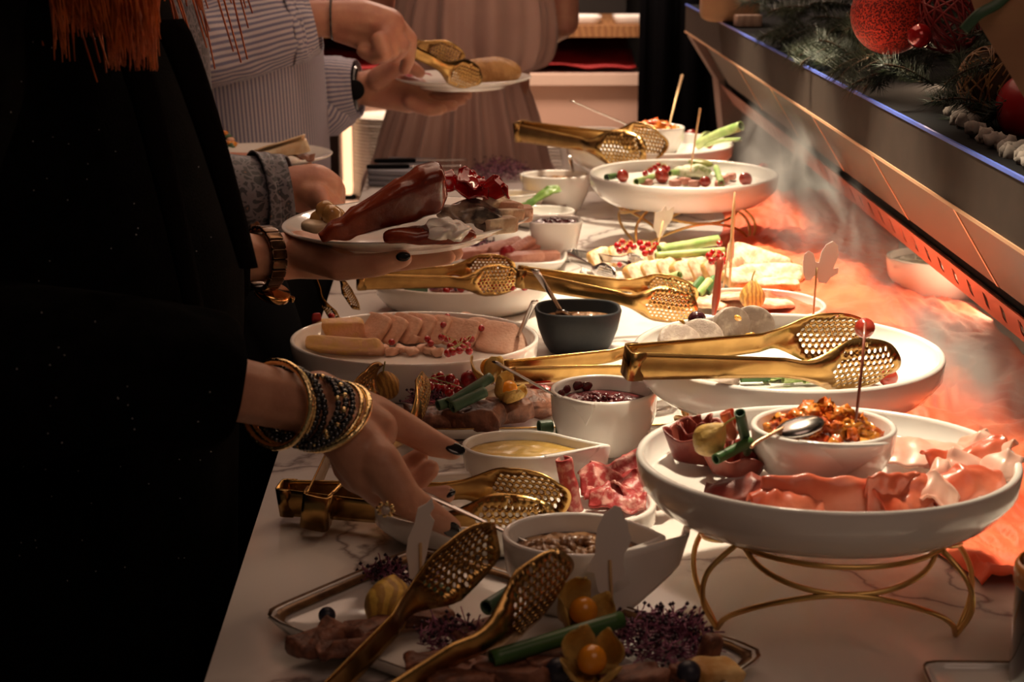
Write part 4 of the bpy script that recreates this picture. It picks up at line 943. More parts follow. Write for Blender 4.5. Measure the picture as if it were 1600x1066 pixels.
put('cracker', sq('cracker', (.020, .012, .006), bread, .5, .003, 90, 24, 12, 3), 'brown crisp cracker at the end of the near platter', 'cracker', 1120, 1050, .018, (.2, .2, .5))
put('cracker', sq('cracker', (.008, .005, .014), ham, .4, .002, 90, 24, 12, 4), 'upright crisp cracker piece beside the purple sprouts', 'cracker', 1108, 1020, .022, (.1, .3, .5))

# ------------------------------------------------------------------ paper picks (flat printed card on a bamboo stick)
def pick(label, pts, Y, s0, s1, tilt=0, card=paper, th=.0009):
    base = Q(*s1, Y); t = thing('card_pick', label, 'pick', base)
    q = [Q(x, y, Y) - base for x, y in pts]; n = len(q)
    vs = q + [v + V((0, th, 0)) for v in q]; fs = [tuple(range(n)), tuple(range(n, 2 * n))[::-1]] + [(i, i + n, (i + 1) % n + n, (i + 1) % n) for i in range(n)]
    obj('card', mesh('card', vs, fs, card, False), t)
    top = Q(*s0, Y) - base
    obj('stick', tube('stick', [V((0, -.0012, -.01)), top * .5 + V((0, -.0012, 0)), top + V((0, -.0012, 0))], .0012, stickm, 6), t); return t
z5 = lambda L: [(660 + x / 2.961, 706 + y / 2.961) for x, y in L]
z4 = lambda L: [(300 + x / 2.961, 706 + y / 2.961) for x, y in L]
zm = lambda L: [(860 + x / 3.636, 280 + y / 3.636) for x, y in L]
z7 = lambda L: [(1060 + x / 2.961, 330 + y / 2.961) for x, y in L]
pick('big pale fish shaped card on a stick in front of the onion confit', z5([(890, 250), (920, 260), (935, 310), (950, 325), (955, 370), (968, 400), (955, 440), (935, 470), (930, 520), (940, 560), (920, 600), (900, 595), (870, 640), (845, 665), (815, 650), (805, 610), (795, 560), (760, 555), (770, 520), (800, 470), (800, 420), (810, 350), (840, 290)]), 1.195, (953, 875), (957, 968))
pick('narrow pale fish shaped card below the index fingertip', z4([(1110, 215), (1120, 260), (1100, 290), (1122, 320), (1100, 400), (1085, 480), (1060, 560), (1040, 600), (1005, 585), (1000, 520), (990, 470), (1000, 400), (1030, 330), (1045, 260), (1085, 240)]), 1.24, (657, 848), (658, 948))
pick('small spiky fish shaped card standing on the strudel slices', zm([(655, 150), (665, 180), (705, 152), (700, 195), (690, 230), (665, 265), (635, 330), (610, 335), (600, 300), (585, 290), (590, 220), (595, 190), (630, 180)]), 2.50, (1036, 345), (1020, 424))
pick('slim white card pick behind the reddish wooden stick', zm([(1040, 325), (1047, 360), (1044, 440), (1020, 480), (1000, 450), (1003, 400), (1022, 345)]), 2.32, (1139, 380), (1127, 470))
t_ = pick('white two lobed card pick glowing beside the steam', z7([(715, 140), (738, 158), (742, 200), (730, 235), (715, 268), (742, 262), (738, 288), (705, 308), (685, 335), (650, 330), (640, 300), (628, 300), (612, 322), (590, 320), (578, 290), (576, 240), (582, 200), (604, 184), (625, 196), (636, 235), (650, 238), (662, 190), (685, 155)]), 1.88, (1276, 418), (1270, 492))
t = thing('wooden_pick', 'reddish twisted wooden stick upright behind the terrine plate', 'pick', P(1115, 482, .05)); tp = Q(1127, 402, P(1115, 482, .05).y) - P(1115, 482, .05)
obj('stick', tube('stick', spline([V((0, 0, -.01)), tp * .3 + V((.001, 0, 0)), tp * .65 - V((.0005, 0, 0)), tp], 4), [.002, .003, .0042, .005, .005, .0048, .0045, .0042, .004, .0044, .0046, .004, .0015], woodd, 8), t)
t = thing('wooden_pick', 'thin bamboo pick rising in front of the grape plate', 'pick', P(1140, 440, .03)); tp = Q(1148, 300, P(1140, 440, .03).y - .01) - P(1140, 440, .03)
obj('stick', tube('stick', [V((0, 0, -.01)), tp * .3, tp * .7, tp], [.0016, .002, .003, .001], stickm, 6), t)

# ------------------------------------------------------------------ strudel platter
stru = []
for k in range(3):
    me = sq('strudel_slice', (.029, .0075, .017), [bread, breadin], .5, .0014, 70, 28, 14, k)
    for p_ in me.polygons: p_.material_index = 1 if abs(p_.normal.y) > .75 else 0
    stru.append(me)
srow = [(938, 405), (968, 398), (1000, 396), (1030, 398)]
for i, (x, y) in enumerate(srow):
    put('strudel_slice', stru[i % 3], '%s filled strudel slice of the back row, counting from the silver tongs' % ORD[i], 'strudel', x, y, .028, (-.5, 0, .95), .95, None, 'filled strudel slices')
frow = [(1000, 428), (1024, 425), (1048, 421), (1072, 424), (1096, 420), (1120, 422), (1144, 420)]
for i, (x, y) in enumerate(frow):
    put('strudel_slice', stru[(i + 1) % 3], '%s filled strudel slice of the front row, counting from the silver tongs' % ORD[i], 'strudel', x, y, .030, (-.55, 0, .85), (1.05, 1.05, 1.0), None, 'filled strudel slices')
for i, (x, y, r_) in enumerate(((1172, 402, (-.9, .3, -.3)), (1205, 414, (-.6, .2, -.6)), (1188, 428, (-1.2, 0, .1)), (1222, 430, (-.9, 0, -.4)), (1160, 434, (-1.1, 0, .5)), (1215, 445, (-1.5, 0, 0)))):
    put('strudel_slice', stru[i % 3], '%s pale strudel slice of the tumbled group at the steam end' % ORD[i], 'strudel', x, y, .026, r_, (1.05, 1.1, 1.1), None, 'filled strudel slices')
sprig('first redcurrant sprig on the strudel, close to the silver tongs', [(965, 384), (972, 378), (980, 384), (968, 392), (976, 390), (985, 380), (990, 386)], .048, .006, 1.3)
sprig('second redcurrant sprig on the strudel, next to the spiky card', [(1004, 388), (1012, 382), (1020, 388), (1008, 396), (1016, 394), (1024, 384), (1000, 380)], .048, .006, 1.3)
sprig('third redcurrant sprig on the strudel, under the onion stalks', [(1108, 400), (1114, 394), (1120, 402), (1112, 408), (1122, 396), (1132, 400), (1130, 408)], .048, .006, 1.3)
sprig('small redcurrant sprig at the tip of the onion stalks', [(1112, 374), (1119, 376), (1124, 380)], .052, .004, 1.2)
onion_tube('upper pale green onion stalk lying on the strudel', P(1030, 391, .048), P(1122, 375, .055), .0075, greenl)
onion_tube('lower pale green onion stalk lying on the strudel', P(1024, 400, .048), P(1132, 392, .052), .0055, greenl)
for i, (a_, b_) in enumerate((((1078, 460), (1096, 438)), ((1090, 462), (1108, 440)), ((1102, 458), (1116, 436)), ((1040, 436), (1062, 430)))):
    onion_tube('%s short bright green onion piece before the strudel, counting from the black bowl' % ORD[i], P(*a_, .03), P(*b_, .04), .006, greenl if i % 2 else green, group='short green onion pieces by the strudel')
for i, (x, y, s_) in enumerate(((1130, 468, 1.2), (1110, 474, 1.0), (1200, 474, 1.2), (1160, 462, 1.0))):
    put('pale_slice', sq('pale_slice', (.030, .024, .005), breadin, .7, .003, 70, 24, 10, i), '%s pale slice on the plate behind the terrine plate, counting from the wooden stick' % ORD[i], 'meat', x, y, .020 + .004 * i, (.1, .1, i), s_, None, 'pale slices behind the terrine plate')
physalis('dry golden physalis husk standing on the plate behind the terrine', P(1176, 470, .045), (.15, -.1, 0), 'closed', 1.25, hB)
for px in ((1000, 418), (1060, 436)):
    put('endive_leaf', ruffle_me('endive_leaf', .05, .018, .008, .8, mat('endive3', (.55, .56, .22), (.62, .62, .36), 30, rough=.4), px[0]), 'pale yellow leaf in front of the strudel, %s' % ('by the silver tongs' if px[0] == 1000 else 'behind the perforated tongs head'), 'vegetable', px[0], px[1] + 14, .020, (0, 0, .2), None, .001)
many('redcurrant', [cur], [(962, 440, .025), (972, 444, .022), (968, 414, .03)], 'loose redcurrant in front of the silver tongs', 'fruit', 'loose redcurrants by the silver tongs')
# small fish in the far bowl under the strip
fm = sq('little_fish', (.016, .0022, .0016), sardine, 1, .0006, 120, 12, 8)
for i in range(34):
    a_ = R.uniform(0, 6.28); q = R.uniform(0, .05)
    one('little_fish', fm, 'tiny silver fish in the bowl behind the slotted strip', 'fish', V((pf.x + q * math.cos(a_), pf.y + q * math.sin(a_), T + .051 + R.uniform(0, .006))), (R.uniform(-.3, .3), R.uniform(-.3, .3), R.uniform(0, 6)), None, 'tiny fish in the bowl')
o = contents('bed of pale silvery fish filling the half hidden bowl', 'fish', 'fish_bed', pf, ff, .9, .049, sardine, 0, .0005, nz=.006)
# currant oval dish
LIFT[0] = .009
sp_ = [(700 + i * 12.5 + R.uniform(-3, 3), 452 + R.uniform(-6, 5) - i * .4) for i in range(12)]
for k in range(4):
    sprig('redcurrant sprig under the resting gold tongs, %s from the watch' % ORD[k], [(690 + k * 34 + R.uniform(0, 34), 447 + R.uniform(-5, 9) - k * 1.2) for i in range(9)], .026, .012, 1.25)
tangle('purple_sprouts', 'purple sprouts in the dish of redcurrants', P(690, 452, .018), .03, .02, .012, 100, seed=9)
onion_tube('green onion piece in the redcurrant dish near the tongs hinge', P(632, 452, .028), P(668, 452, .028), .008, leekd)
for i, (x, y) in enumerate(((700, 448), (735, 440), (770, 446), (640, 440))):
    put('meat_slice', sq('meat_slice', (.024, .016, .006), duck, .5, .003, 80, 22, 12, i), '%s pink meat slice beneath the currants in the oval dish' % ORD[i], 'meat', x, y, .016, (.1, 0, i), None, None, 'pink meat slices in the currant dish')
LIFT[0] = 0.0
# pate sticks
stick_ = [sq('pate_stick', (.030, .0085, .0075), duck, .3, .0012, 90, 20, 10, k) for k in range(2)]
for i, (x, y, h, r_) in enumerate(((745, 395, .016, (.3, 0, .5)), (768, 390, .018, (.4, -.1, .7)), (790, 385, .024, (.5, -.2, .6)), (812, 388, .026, (.4, -.3, .75)), (835, 388, .022, (.4, -.2, .75)), (820, 402, .018, (.2, 0, .35)), (845, 400, .016, (.1, 0, .25)), (775, 404, .014, (0, 0, .5)))):
    put('pate_stick', stick_[i % 2], '%s pink pate stick on the square dish, counting from the held plate' % ORD[i], 'pate', x, y, h, r_, None, None, 'pate sticks on the square dish')
put('raspberry', sq('raspberry', (.011, .010, .012), redmt, 1, .002, 330, 26, 16), 'bright raspberry at the front of the pate sticks', 'fruit', 793, 397, .022, (.3, 0, 0), 1.1)
tangle('purple_sprouts', 'purple sprouts beside the pate sticks under the held plate', P(750, 385, .012), .022, .02, .012, 80, seed=10)
# lettuce oval, far leftovers
t = obj('lettuce_leaf', ruffle_me('lettuce_leaf', .075, .03, .012, .8, mat('lettuce_g', (.08, .17, .03), (.20, .32, .07), 40, rough=.35), 4, .4), None, P(845, 312, .045), (0, -.35, .2)); solid(t, .001); tag(t, 'green lettuce leaf with upturned tip in the far oval dish', 'vegetable')
for i, (x, y) in enumerate(((838, 324), (858, 326), (872, 322))):
    put('meat_slice', sq('meat_slice', (.020, .012, .005), ham, .6, .003, 90, 18, 10, i), '%s dark meat slice under the lettuce leaf' % ORD[i], 'meat', x, y, .018, (0, 0, i), None, None, 'dark meat slices under the lettuce')
tangle('purple_sprouts', 'large dark purple sprout heap at the feet of the pink dress', P(782, 278, .002), .062, .05, .04, 420, leaves=260, seed=11)
nk = P(600, 300, 0); g = G().box((-.035, -.08, 0), (.035, .08, .012))
t = thing('napkin_stack', 'grey folded napkins with a black knife and fork on top', 'napkin', (nk.x + .03, 3.38, T + .0005), (0, 0, -.2))
for k in range(3): obj('napkin', sq('napkin', (.05, .09, .005), greyc, .12, .0008, 30), t, (0, 0, .0055 + k * .0105))
for k, q in enumerate((-.02, .012)):
    t = thing('table_knife', ['black handled knife on the grey napkins, nearer the held plate', 'black handled knife on the grey napkins, nearer the pink dress'][k], 'knife', (nk.x + .03 + q * .3, 3.37 + q * 2.4, T + .036), (0, 0, .08))
    obj('handle', sq('handle', (.042, .009, .004), hoodb, .3), t, (-.02, 0, 0)); obj('blade', sq('blade', (.055, .008, .0012), steel, .6), t, (.07, 0, 0))
d_ = P(1060, 236, .03)

# ------------------------------------------------------------------ people
def capsules(chains, sub=1):
    g = G(); bmx = bmesh.new()
    for ch in chains:
        for (p0, r0), (p1, r1) in zip(ch[:-1], ch[1:]):
            b = bmesh.new()
            for p_, r_ in ((p0, r0), (p1, r1)):
                rs = r_ if hasattr(r_, '__len__') else (r_, r_, r_)
                bmesh.ops.create_icosphere(b, subdivisions=2, radius=1, matrix=Matrix.Translation(p_) @ Matrix.Diagonal((*rs, 1)))
            r = bmesh.ops.convex_hull(b, input=b.verts)
            bmesh.ops.delete(b, geom=list({e for e in r['geom_interior'] + r['geom_unused'] if isinstance(e, bmesh.types.BMVert)}), context='VERTS')
            b.verts.index_update(); g.add([v.co.copy() for v in b.verts], [tuple(v.index for v in f.verts) for f in b.faces]); b.free()
    return g
def body(name, chains, m, voxel=.0026, smooth=5):
    o = obj(name, capsules(chains).me(name, m)); md = o.modifiers.new('r', 'REMESH'); md.mode = 'VOXEL'; md.voxel_size = voxel; md.use_smooth_shade = True
    s_ = o.modifiers.new('s', 'SMOOTH'); s_.iterations = smooth; s_.factor = .5
    apply_mods(o); return o
def C(Y, *a): return [(Q(x, y, Y + dy), r) for x, y, dy, r in a]       # chain of (px, py, dY, radius)
def loft(name, rings, m, seg=64, fold=0, fn=18, seed=0, cap=False, parent=None):
    # rings: (centre, rx, ry); folds run along the loft
    vs = []; fs = []; uv = []; n = len(rings)
    for i, (c_, rx, ry) in enumerate(rings):
        for k in range(seg):
            a_ = 2 * PI * k / seg; f_ = 1 + fold * (.6 * noise.noise(V((math.cos(a_) * fn / 6, math.sin(a_) * fn / 6, seed + i * .06))) + .4 * math.sin(a_ * fn + 2.5 * noise.noise(V((i * .07, seed, 0)))) * noise.noise(V((math.cos(a_), math.sin(a_), seed))))
            vs.append(V(c_) + V((rx * f_ * math.cos(a_), ry * f_ * math.sin(a_), 0))); uv.append((k / seg, i / n))
    for i in range(n - 1):
        for k in range(seg): fs.append((i * seg + k, i * seg + (k + 1) % seg, (i + 1) * seg + (k + 1) % seg, (i + 1) * seg + k))
    if cap: fs.append(tuple(range(seg))[::-1]); fs.append(tuple((n - 1) * seg + k for k in range(seg)))
    return obj(name, mesh(name, vs, fs, m, True, uv), parent)
def rings(ctrl, n=6):                       # ctrl: (x, y, z, rx, ry) -> smooth rings
    a_ = spline([c_[:3] for c_ in ctrl], n); b_ = spline([(c_[3], c_[4], 0) for c_ in ctrl], n)
    return [(p_, q.x, q.y) for p_, q in zip(a_, b_)]
def sleeve(name, pts, rad, m, parent, fold=.10, seed=0, seg=48, n=8, rip=0):
    sp = spline(pts, n); rr = [v.x for v in spline([(r, 0, 0) for r in rad], n)]
    v1, f1, uv = tube_geo(sp, rr, seg, cap=False); c_ = []
    for i, p_ in enumerate(sp): c_ += [p_] * seg
    for i, v in enumerate(v1):
        d_ = v - c_[i]; k = i % seg; u = (i // seg) / len(sp); a_ = 2 * PI * k / seg
        v += d_ * (fold * (noise.noise(V((math.cos(a_) * 1.6, math.sin(a_) * 1.6, u * 7 + seed))) + .5 * noise.noise(V((math.cos(a_) * 3, math.sin(a_) * 3, u * 15 + seed)))) + rip * math.sin(u * 40 + 2 * math.sin(a_)))
    o = obj(name, mesh(name, v1, f1, m, True, uv), parent); solid(o, .002, -1); return o
def head_chain(p, neck):                     # skull, jaw, nose
    return [[(neck, .052), (p + V((0, 0, -.06)), .05)], [(p, (.082, .072, .10)), (p + V((.0, 0, .02)), (.086, .074, .09))], [(p + V((.035, 0, -.06)), (.045, .045, .04)), (p + V((.02, 0, -.03)), (.06, .055, .05))], [(p + V((.082, 0, .005)), .010), (p + V((.098, 0, -.022)), .012)]]
def torso_chain(x, y, zs, zh, w_=.17, d_=.10): # shoulders and hips across y
    return [[(V((x, y - w_, zs)), .055), (V((x, y + w_, zs)), .055)], [(V((x, y, zs - .06)), (d_, w_ * .85, .09)), (V((x, y, (zs + zh) / 2)), (d_ * .85, w_ * .72, .09))], [(V((x, y, (zs + zh) / 2)), (d_ * .85, w_ * .72, .09)), (V((x, y, zh)), (d_, w_ * .9, .09))]]
def legs_chain(x, y, zh, w_=.09):
    return [[(V((x, y + s_ * w_, zh)), .085), (V((x, y + s_ * w_, .48)), .055), (V((x, y + s_ * w_, .09)), .038), (V((x + .10, y + s_ * w_, .035)), .032)] for s_ in (-1, 1)]
def face(par, p):
    for s_ in (-1, 1): obj('eye', sq('eye', (.011, .013, .011), porcw, 1), par, p + V((.072, s_ * .032, .005)))
    obj('mouth', sq('mouth', (.008, .022, .006), mat('lips', (.35, .08, .07), rough=.4), 1), par, p + V((.078, 0, -.055)))
# --- woman in black
Wx, Wy = -.43, 1.50
hp = V((-.40, 1.52, 1.66))
ch = torso_chain(Wx, Wy, 1.36, .95, .16, .10) + head_chain(hp, V((-.41, 1.51, 1.42))) + legs_chain(Wx, Wy, .92)
Yh = 1.31
wA, wB = Q(497, 618, Yh + .02), Q(500, 655, Yh - .0)
el = Q(120, 560, 1.22)
ch += [[(V((Wx, Wy - .17, 1.34)), .05), (V((-.42, 1.22, 1.13)), .042), (Q(330, 600, 1.28), .0265), (wA.lerp(wB, .5), .0235)]]
ch += [[(wA, .021), (Q(545, 650, Yh + .02), .022), (Q(585, 672, Yh + .02), .020)], [(wB, .021), (Q(548, 690, Yh - .01), .022), (Q(566, 722, Yh - .01), .021)], [(Q(545, 650, Yh + .02), .022), (Q(566, 722, Yh - .01), .020)]]
ch += [[(wA, .020), (Q(590, 648, Yh + .05), .016), (Q(632, 668, Yh + .055), .0135), (Q(676, 693, Yh + .055), .0118), (Q(708, 704, Yh + .055), .0088)]]          # thumb
ch += [[(Q(560, 690, Yh), .020), (Q(594, 722, Yh - .02), .0175), (Q(630, 778, Yh - .03), .0152), (Q(672, 804, Yh - .015), .0118), (Q(706, 825, Yh - .005), .0088)]]   # index
ch += [[(Q(552, 700, Yh), .018), (Q(572, 745, Yh - .015), .0160), (Q(606, 782, Yh + .02), .0125), (Q(650, 782, Yh + .035), .0105), (Q(697, 773, Yh + .04), .0085)]]   # middle
ch += [[(Q(545, 700, Yh), .018), (Q(556, 742, Yh), .0150), (Q(598, 768, Yh + .045), .0115), (Q(645, 758, Yh + .06), .0105), (Q(672, 733, Yh + .06), .0088)]]          # ring
ch += [[(Q(540, 690, Yh + .01), .017), (Q(545, 730, Yh + .01), .0140), (Q(596, 748, Yh + .06), .0105), (Q(632, 730, Yh + .075), .0095), (Q(657, 712, Yh + .075), .0078)]] # little
# far arm holding the plate
Yp = 1.80
wr = Q(412, 404, 1.74)
ch += [[(V((Wx, Wy + .15, 1.33)), .048), (V((-.40, 1.66, 1.10)), .040), (Q(385, 402, 1.73), .026), (wr, .024)]]
ch += [[(wr, .025), (Q(470, 398, 1.77), .026), (Q(520, 400, 1.79), .026)], [(Q(470, 398, 1.76), .026), (Q(545, 412, 1.76), .018)]]
for j, (ex, ey, yy, r_) in enumerate(((700, 402, 1.74, .0085), (712, 396, 1.78, .0088), (690, 394, 1.82, .0085), (650, 392, 1.85, .0075))):
    ch += [[(Q(520, 402, 1.75 + j * .025), .015), (Q(585, 411, yy), .0125), (lerp(Q(585, 410, yy), Q(ex, ey, yy), .55), r_ + .0022), (Q(ex, ey, yy), r_)]]
ch += [[(Q(470, 395, 1.74), .018), (Q(530, 418, 1.70), .0145), (Q(590, 414, 1.69), .0125), (Q(630, 404, 1.69), .0095)]]
W = body('person', ch, skin, .0027, 6)
tag(W, 'woman in black coat with auburn hair holding a full plate and reaching with braceleted hand', 'person')
def nail_at(p, d, par, r=(.0085, .0055, .0018), up=(0, 0, 1)):
    o = obj('fingernail', sq('fingernail', r, nail, .8, e2=1), par, p); X = V(d).normalized(); Z = V(up); Z = (Z - X * Z.dot(X)).normalized(); o.matrix_world = Matrix.Translation(p) @ Matrix((X, Z.cross(X), Z)).transposed().to_4x4()
tipd = Q(708, 704, Yh + .055) - Q(676, 693, Yh + .055)
nail_at(Q(711, 701, Yh + .049), tipd, W, (.0095, .0062, .002), (0, -.6, 1))
nail_at(Q(706, 828, Yh - .013), Q(706, 825, Yh) - Q(672, 804, Yh - .01), W, (.0098, .0064, .002), (-.25, -.9, .35))
nail_at(Q(701, 771, Yh + .036), (1, 0, .3), W, (.006, .0045, .002), (0, -.5, 1))
nail_at(Q(630, 401, 1.682), (1, 0, .1), W, (.0075, .005, .002), (0, -1, .2))
face(W, hp)
# coat
loft('coat', rings([(-.46, 1.50, .42, .17, .24), (-.455, 1.50, .70, .215, .24), (-.445, 1.50, .95, .222, .22), (-.44, 1.50, 1.12, .230, .20), (-.44, 1.50, 1.19, .212, .20), (-.43, 1.50, 1.27, .180, .20), (-.425, 1.50, 1.36, .150, .20), (-.41, 1.50, 1.43, .09, .13), (-.41, 1.50, 1.46, .06, .07)], 8), black, 96, .05, 14, 3, parent=W)
loft('skirt', rings([(-.46, 1.50, .10, .16, .22), (-.46, 1.50, .45, .165, .23)], 6), blacks, 64, .08, 16, 5, parent=W)
for k, (x0, y0, x1, y1, w_) in enumerate(((258, 30, 388, 420, 26), (195, 60, 310, 520, 26))):
    vs = []; fs = []
    for i in range(21):
        u = i / 20; q = Q(lerp(x0, x1, u ** .8), lerp(y0, y1, u), 1.34 + .02 * k)
        for j in range(5): v_ = j / 4 * 2 - 1; vs.append(q + V((v_ * w_ * .0005 * (1 - .5 * u), .004 * v_ * v_, 0)))
    for i in range(20):
        for j in range(4): a_ = i * 5 + j; fs.append((a_, a_ + 1, a_ + 6, a_ + 5))
    solid(obj('lapel', mesh('lapel', vs, fs, black2), W), .003)
sleeve('sleeve', [V((-.42, 1.36, 1.36)), V((-.44, 1.25, 1.20)), V((-.41, 1.22, 1.11)), Q(200, 580, 1.26), Q(352, 603, 1.285)], [.08, .075, .070, .058, .050], black, W, .10, 2)
sleeve('sleeve', [V((-.42, 1.64, 1.36)), V((-.42, 1.68, 1.22)), V((-.39, 1.68, 1.12)), Q(300, 408, 1.71), Q(366, 404, 1.73)], [.08, .072, .065, .052, .046], black, W, .10, 4)
# lint specks on the coat: nobody could count them
from mathutils.bvhtree import BVHTree
g = G(); bv = [BVHTree.FromPolygons([v.co.copy() for v in o.data.vertices], [tuple(p_.vertices) for p_ in o.data.polygons]) for o in W.children if o.name.startswith(('coat', 'sleeve', 'skirt'))]
for i in range(70):
    d_ = ray(R.uniform(5, 330), R.uniform(40, 950)).normalized(); hs = [h for h in (b_.ray_cast(CAM, d_) for b_ in bv) if h[0]]
    if hs:
        h = min(hs, key=lambda h: h[3]); n_ = h[1] if h[1].dot(d_) < 0 else -h[1]
        g.add([h[0] + n_ * .0006 + V(v) * R.uniform(.0004, .0009) for v in ((1, 0, 0), (0, 1, 0), (-1, 0, 0), (0, 0, 1.4), (0, -1, -.4))], [(0, 1, 3), (1, 2, 3), (2, 4, 3), (4, 0, 3), (0, 4, 2), (0, 2, 1)])
tag(obj('lint_specks', g.me('lint_specks', lint), W), kind='stuff')
# hair
g = G()
for i in range(260):
    a_ = R.uniform(-2.7, 2.7); d_ = V((-math.cos(a_) * .085, math.sin(a_) * .078, .03)); p0 = hp + d_ * .9 + V((0, 0, .05)); ex = V((R.uniform(.02, .15), R.uniform(-.12, .02), 0))
    p1 = hp + d_ * 1.12 + V((0, 0, -.06)); p2 = hp + d_ * 1.15 + V((0, 0, -.18)) + ex * .5; p3 = V((hp.x + d_.x + ex.x, Wy + d_.y + ex.y * .8, 1.34 + R.uniform(-.05, .08)))
    v1, f1, _ = tube_geo(spline([p0, p1, p2, p3], 5), [.0028 * (1 - .05 * k) for k in range(16)], 5, cap=False); g.add(v1, f1)
for i in range(700):
    x_ = R.uniform(88, 250); k_ = R.random(); ln = (R.uniform(15, 112) if x_ > 170 else R.uniform(-30, 60) if x_ > 112 else R.uniform(20, 100) * (k_ > .6)); yy = 1.27 + R.uniform(-.03, .03)
    v1, f1, _ = tube_geo(spline([Q(x_ - 55 + R.uniform(-15, 15), -430, yy + .10), Q(x_ - 32, -220, yy + .05), Q(x_ - R.uniform(0, 26), -50, yy), Q(x_ + R.uniform(-7, 7), ln, yy)], 5), [.0016 * (1 - .055 * k) for k in range(16)], 4, cap=False); g.add(v1, f1)
cap_ = obj('hair', g.me('hair', hairm), W)
obj('hair', sq('hair_cap', (.094, .086, .10), hairm, 1, .004, 30, 32, 18), W, hp + V((-.022, 0, .035)))
# watch
def ringlinks(par_label, c, axis, r, n, lm, size, name='link', m=None, tube_r=None):
    pass
wt = thing('wristwatch', 'dark link bracelet watch with golden glints on the plate-holding wrist', 'watch', Q(412, 404, 1.74))
ax = (Q(470, 398, 1.77) - Q(385, 402, 1.73)).normalized(); a1 = V((0, 0, 1)); a1 = (a1 - ax * a1.dot(ax)).normalized(); a2 = ax.cross(a1)
lk = mat('watch_link', (.10, .055, .03), rough=.2, metal=.9); lkg = mat('watch_case', (.75, .42, .16), rough=.12, metal=1)
lm = sq('link', (.0090, .0052, .0026), lk, .35); lm.materials.clear(); lm.materials.append(lk)
for k in range(20):
    a_ = 2 * PI * k / 20 + PI / 2 + .35
    if k in (0, 1, 19, 2): pass
    rr = V((0, 0, 0)) + a1 * (.0315 * math.cos(a_)) + a2 * (.030 * math.sin(a_)); nz_ = rr.normalized(); ty = nz_.cross(ax)
    o = obj('link', lm, wt); o.matrix_local = Matrix.Translation(rr) @ Matrix((ax, ty, nz_)).transposed().to_4x4()
ca = V((0, 0, 0)) - a1 * .036 + ax * .012; o = obj('watch_case', lathe('watch_case', [(0, -.004), (.018, -.004), (.0195, 0), (.0185, .004), (.0155, .005), (.015, .0035), (0, .0035)], lkg, 32), wt, ca, (PI + .2, .35, 0))
obj('crown', sq('crown', (.003, .003, .003), lkg, .5), o, (.021, 0, 0))
# bracelets
def torus(name, c, ax, r, rt, m, par=None, n=64, bumps=0, oval=1.0, seed=0):
    ax = V(ax).normalized(); a1 = V((0, 0, 1)); a1 = (a1 - ax * a1.dot(ax)).normalized(); a2 = ax.cross(a1)
    pts = [a1 * (r * math.cos(2 * PI * k / n)) + a2 * (r * oval * math.sin(2 * PI * k / n)) for k in range(n)]
    rr = [rt * (1 + bumps * (k % 2)) for k in range(n)]; return obj(name, tube(name, pts, rr, m, 10, closed=True), par, c)
axw = (Q(505, 648, Yh) - Q(420, 622, 1.295))
def bang(label, px, py, r, rt, m, tilt=(0, 0, 0), bumps=0, group=None, n=64, yy=1.305):
    o = torus('bracelet', Q(px, py, yy), axw + V(tilt), r, rt, m, None, n, bumps); tag(o, label, 'bracelet', group)
bang('wide shiny gold bangle closest to the black sleeve', 431, 632, .0335, .0026, bangle, (0, .05, 0), .12, n=72, yy=1.295)
bang('thin gold bangle touching the wide one by the sleeve', 438, 630, .0330, .0014, bangle, (0, .05, .01), .5, n=120, yy=1.297)
bang('gold bangle closest to the back of the hand', 519, 652, .0325, .0026, bangle, (0, .03, -.06), .10, n=72)
bang('thin beaded gold bangle beside the one at the hand', 509, 650, .0322, .0016, bangle, (0, .03, -.05), .5, n=120)
beadm = sq('bead', (.0026, .0026, .0026), nail, .9, seg=10, rings=7); beadg = sq('bead', (.0022, .0022, .0022), bangle, .9, seg=10, rings=7)
def beads(label, px, py, r, tilt, n=44, mixed=0):
    t = thing('bracelet', label, 'bracelet', Q(px, py, 1.30), group='black bead bracelets'); ax = (axw + V(tilt)).normalized(); a1 = V((0, 0, 1)); a1 = (a1 - ax * a1.dot(ax)).normalized(); a2 = ax.cross(a1)
    for k in range(n):
        a_ = 2 * PI * k / n; o = obj('bead', beadg if mixed and k % mixed == 0 else beadm, t, a1 * (r * math.cos(a_)) + a2 * (r * math.sin(a_)) + ax * R.uniform(-.0008, .0008), (R.random() * 3, R.random(), 0), R.uniform(.9, 1.25))
beads('black bead bracelet right behind the wide gold bangle', 452, 634, .0300, (0, .04, 0))
beads('second black bead bracelet, toward the middle of the wrist', 460, 636, .0295, (0, .05, .01))
beads('black bead bracelet with a thin gap at mid wrist', 483, 643, .0290, (0, .03, -.02), mixed=7)
beads('black and gold bead bracelet beyond mid wrist', 492, 645, .0292, (0, .03, -.03), mixed=3)
beads('black bead bracelet next to the beaded gold bangle', 501, 648, .0296, (0, .03, -.04))
rg = thing('ring', 'gold flower ring with a clear stone on the index finger', 'ring', Q(603, 795, Yh - .048), (.3, .2, 0))
for k in range(8): obj('bead', beadg, rg, (.0058 * math.cos(k * PI / 4), -.001, .0058 * math.sin(k * PI / 4)), None, .9)
obj('stone', sq('stone', (.0036, .003, .0036), mat('clear_stone', (.9, .85, .8), rough=.03, trans=.7), .8, seg=8, rings=6), rg, (0, -.002, 0))

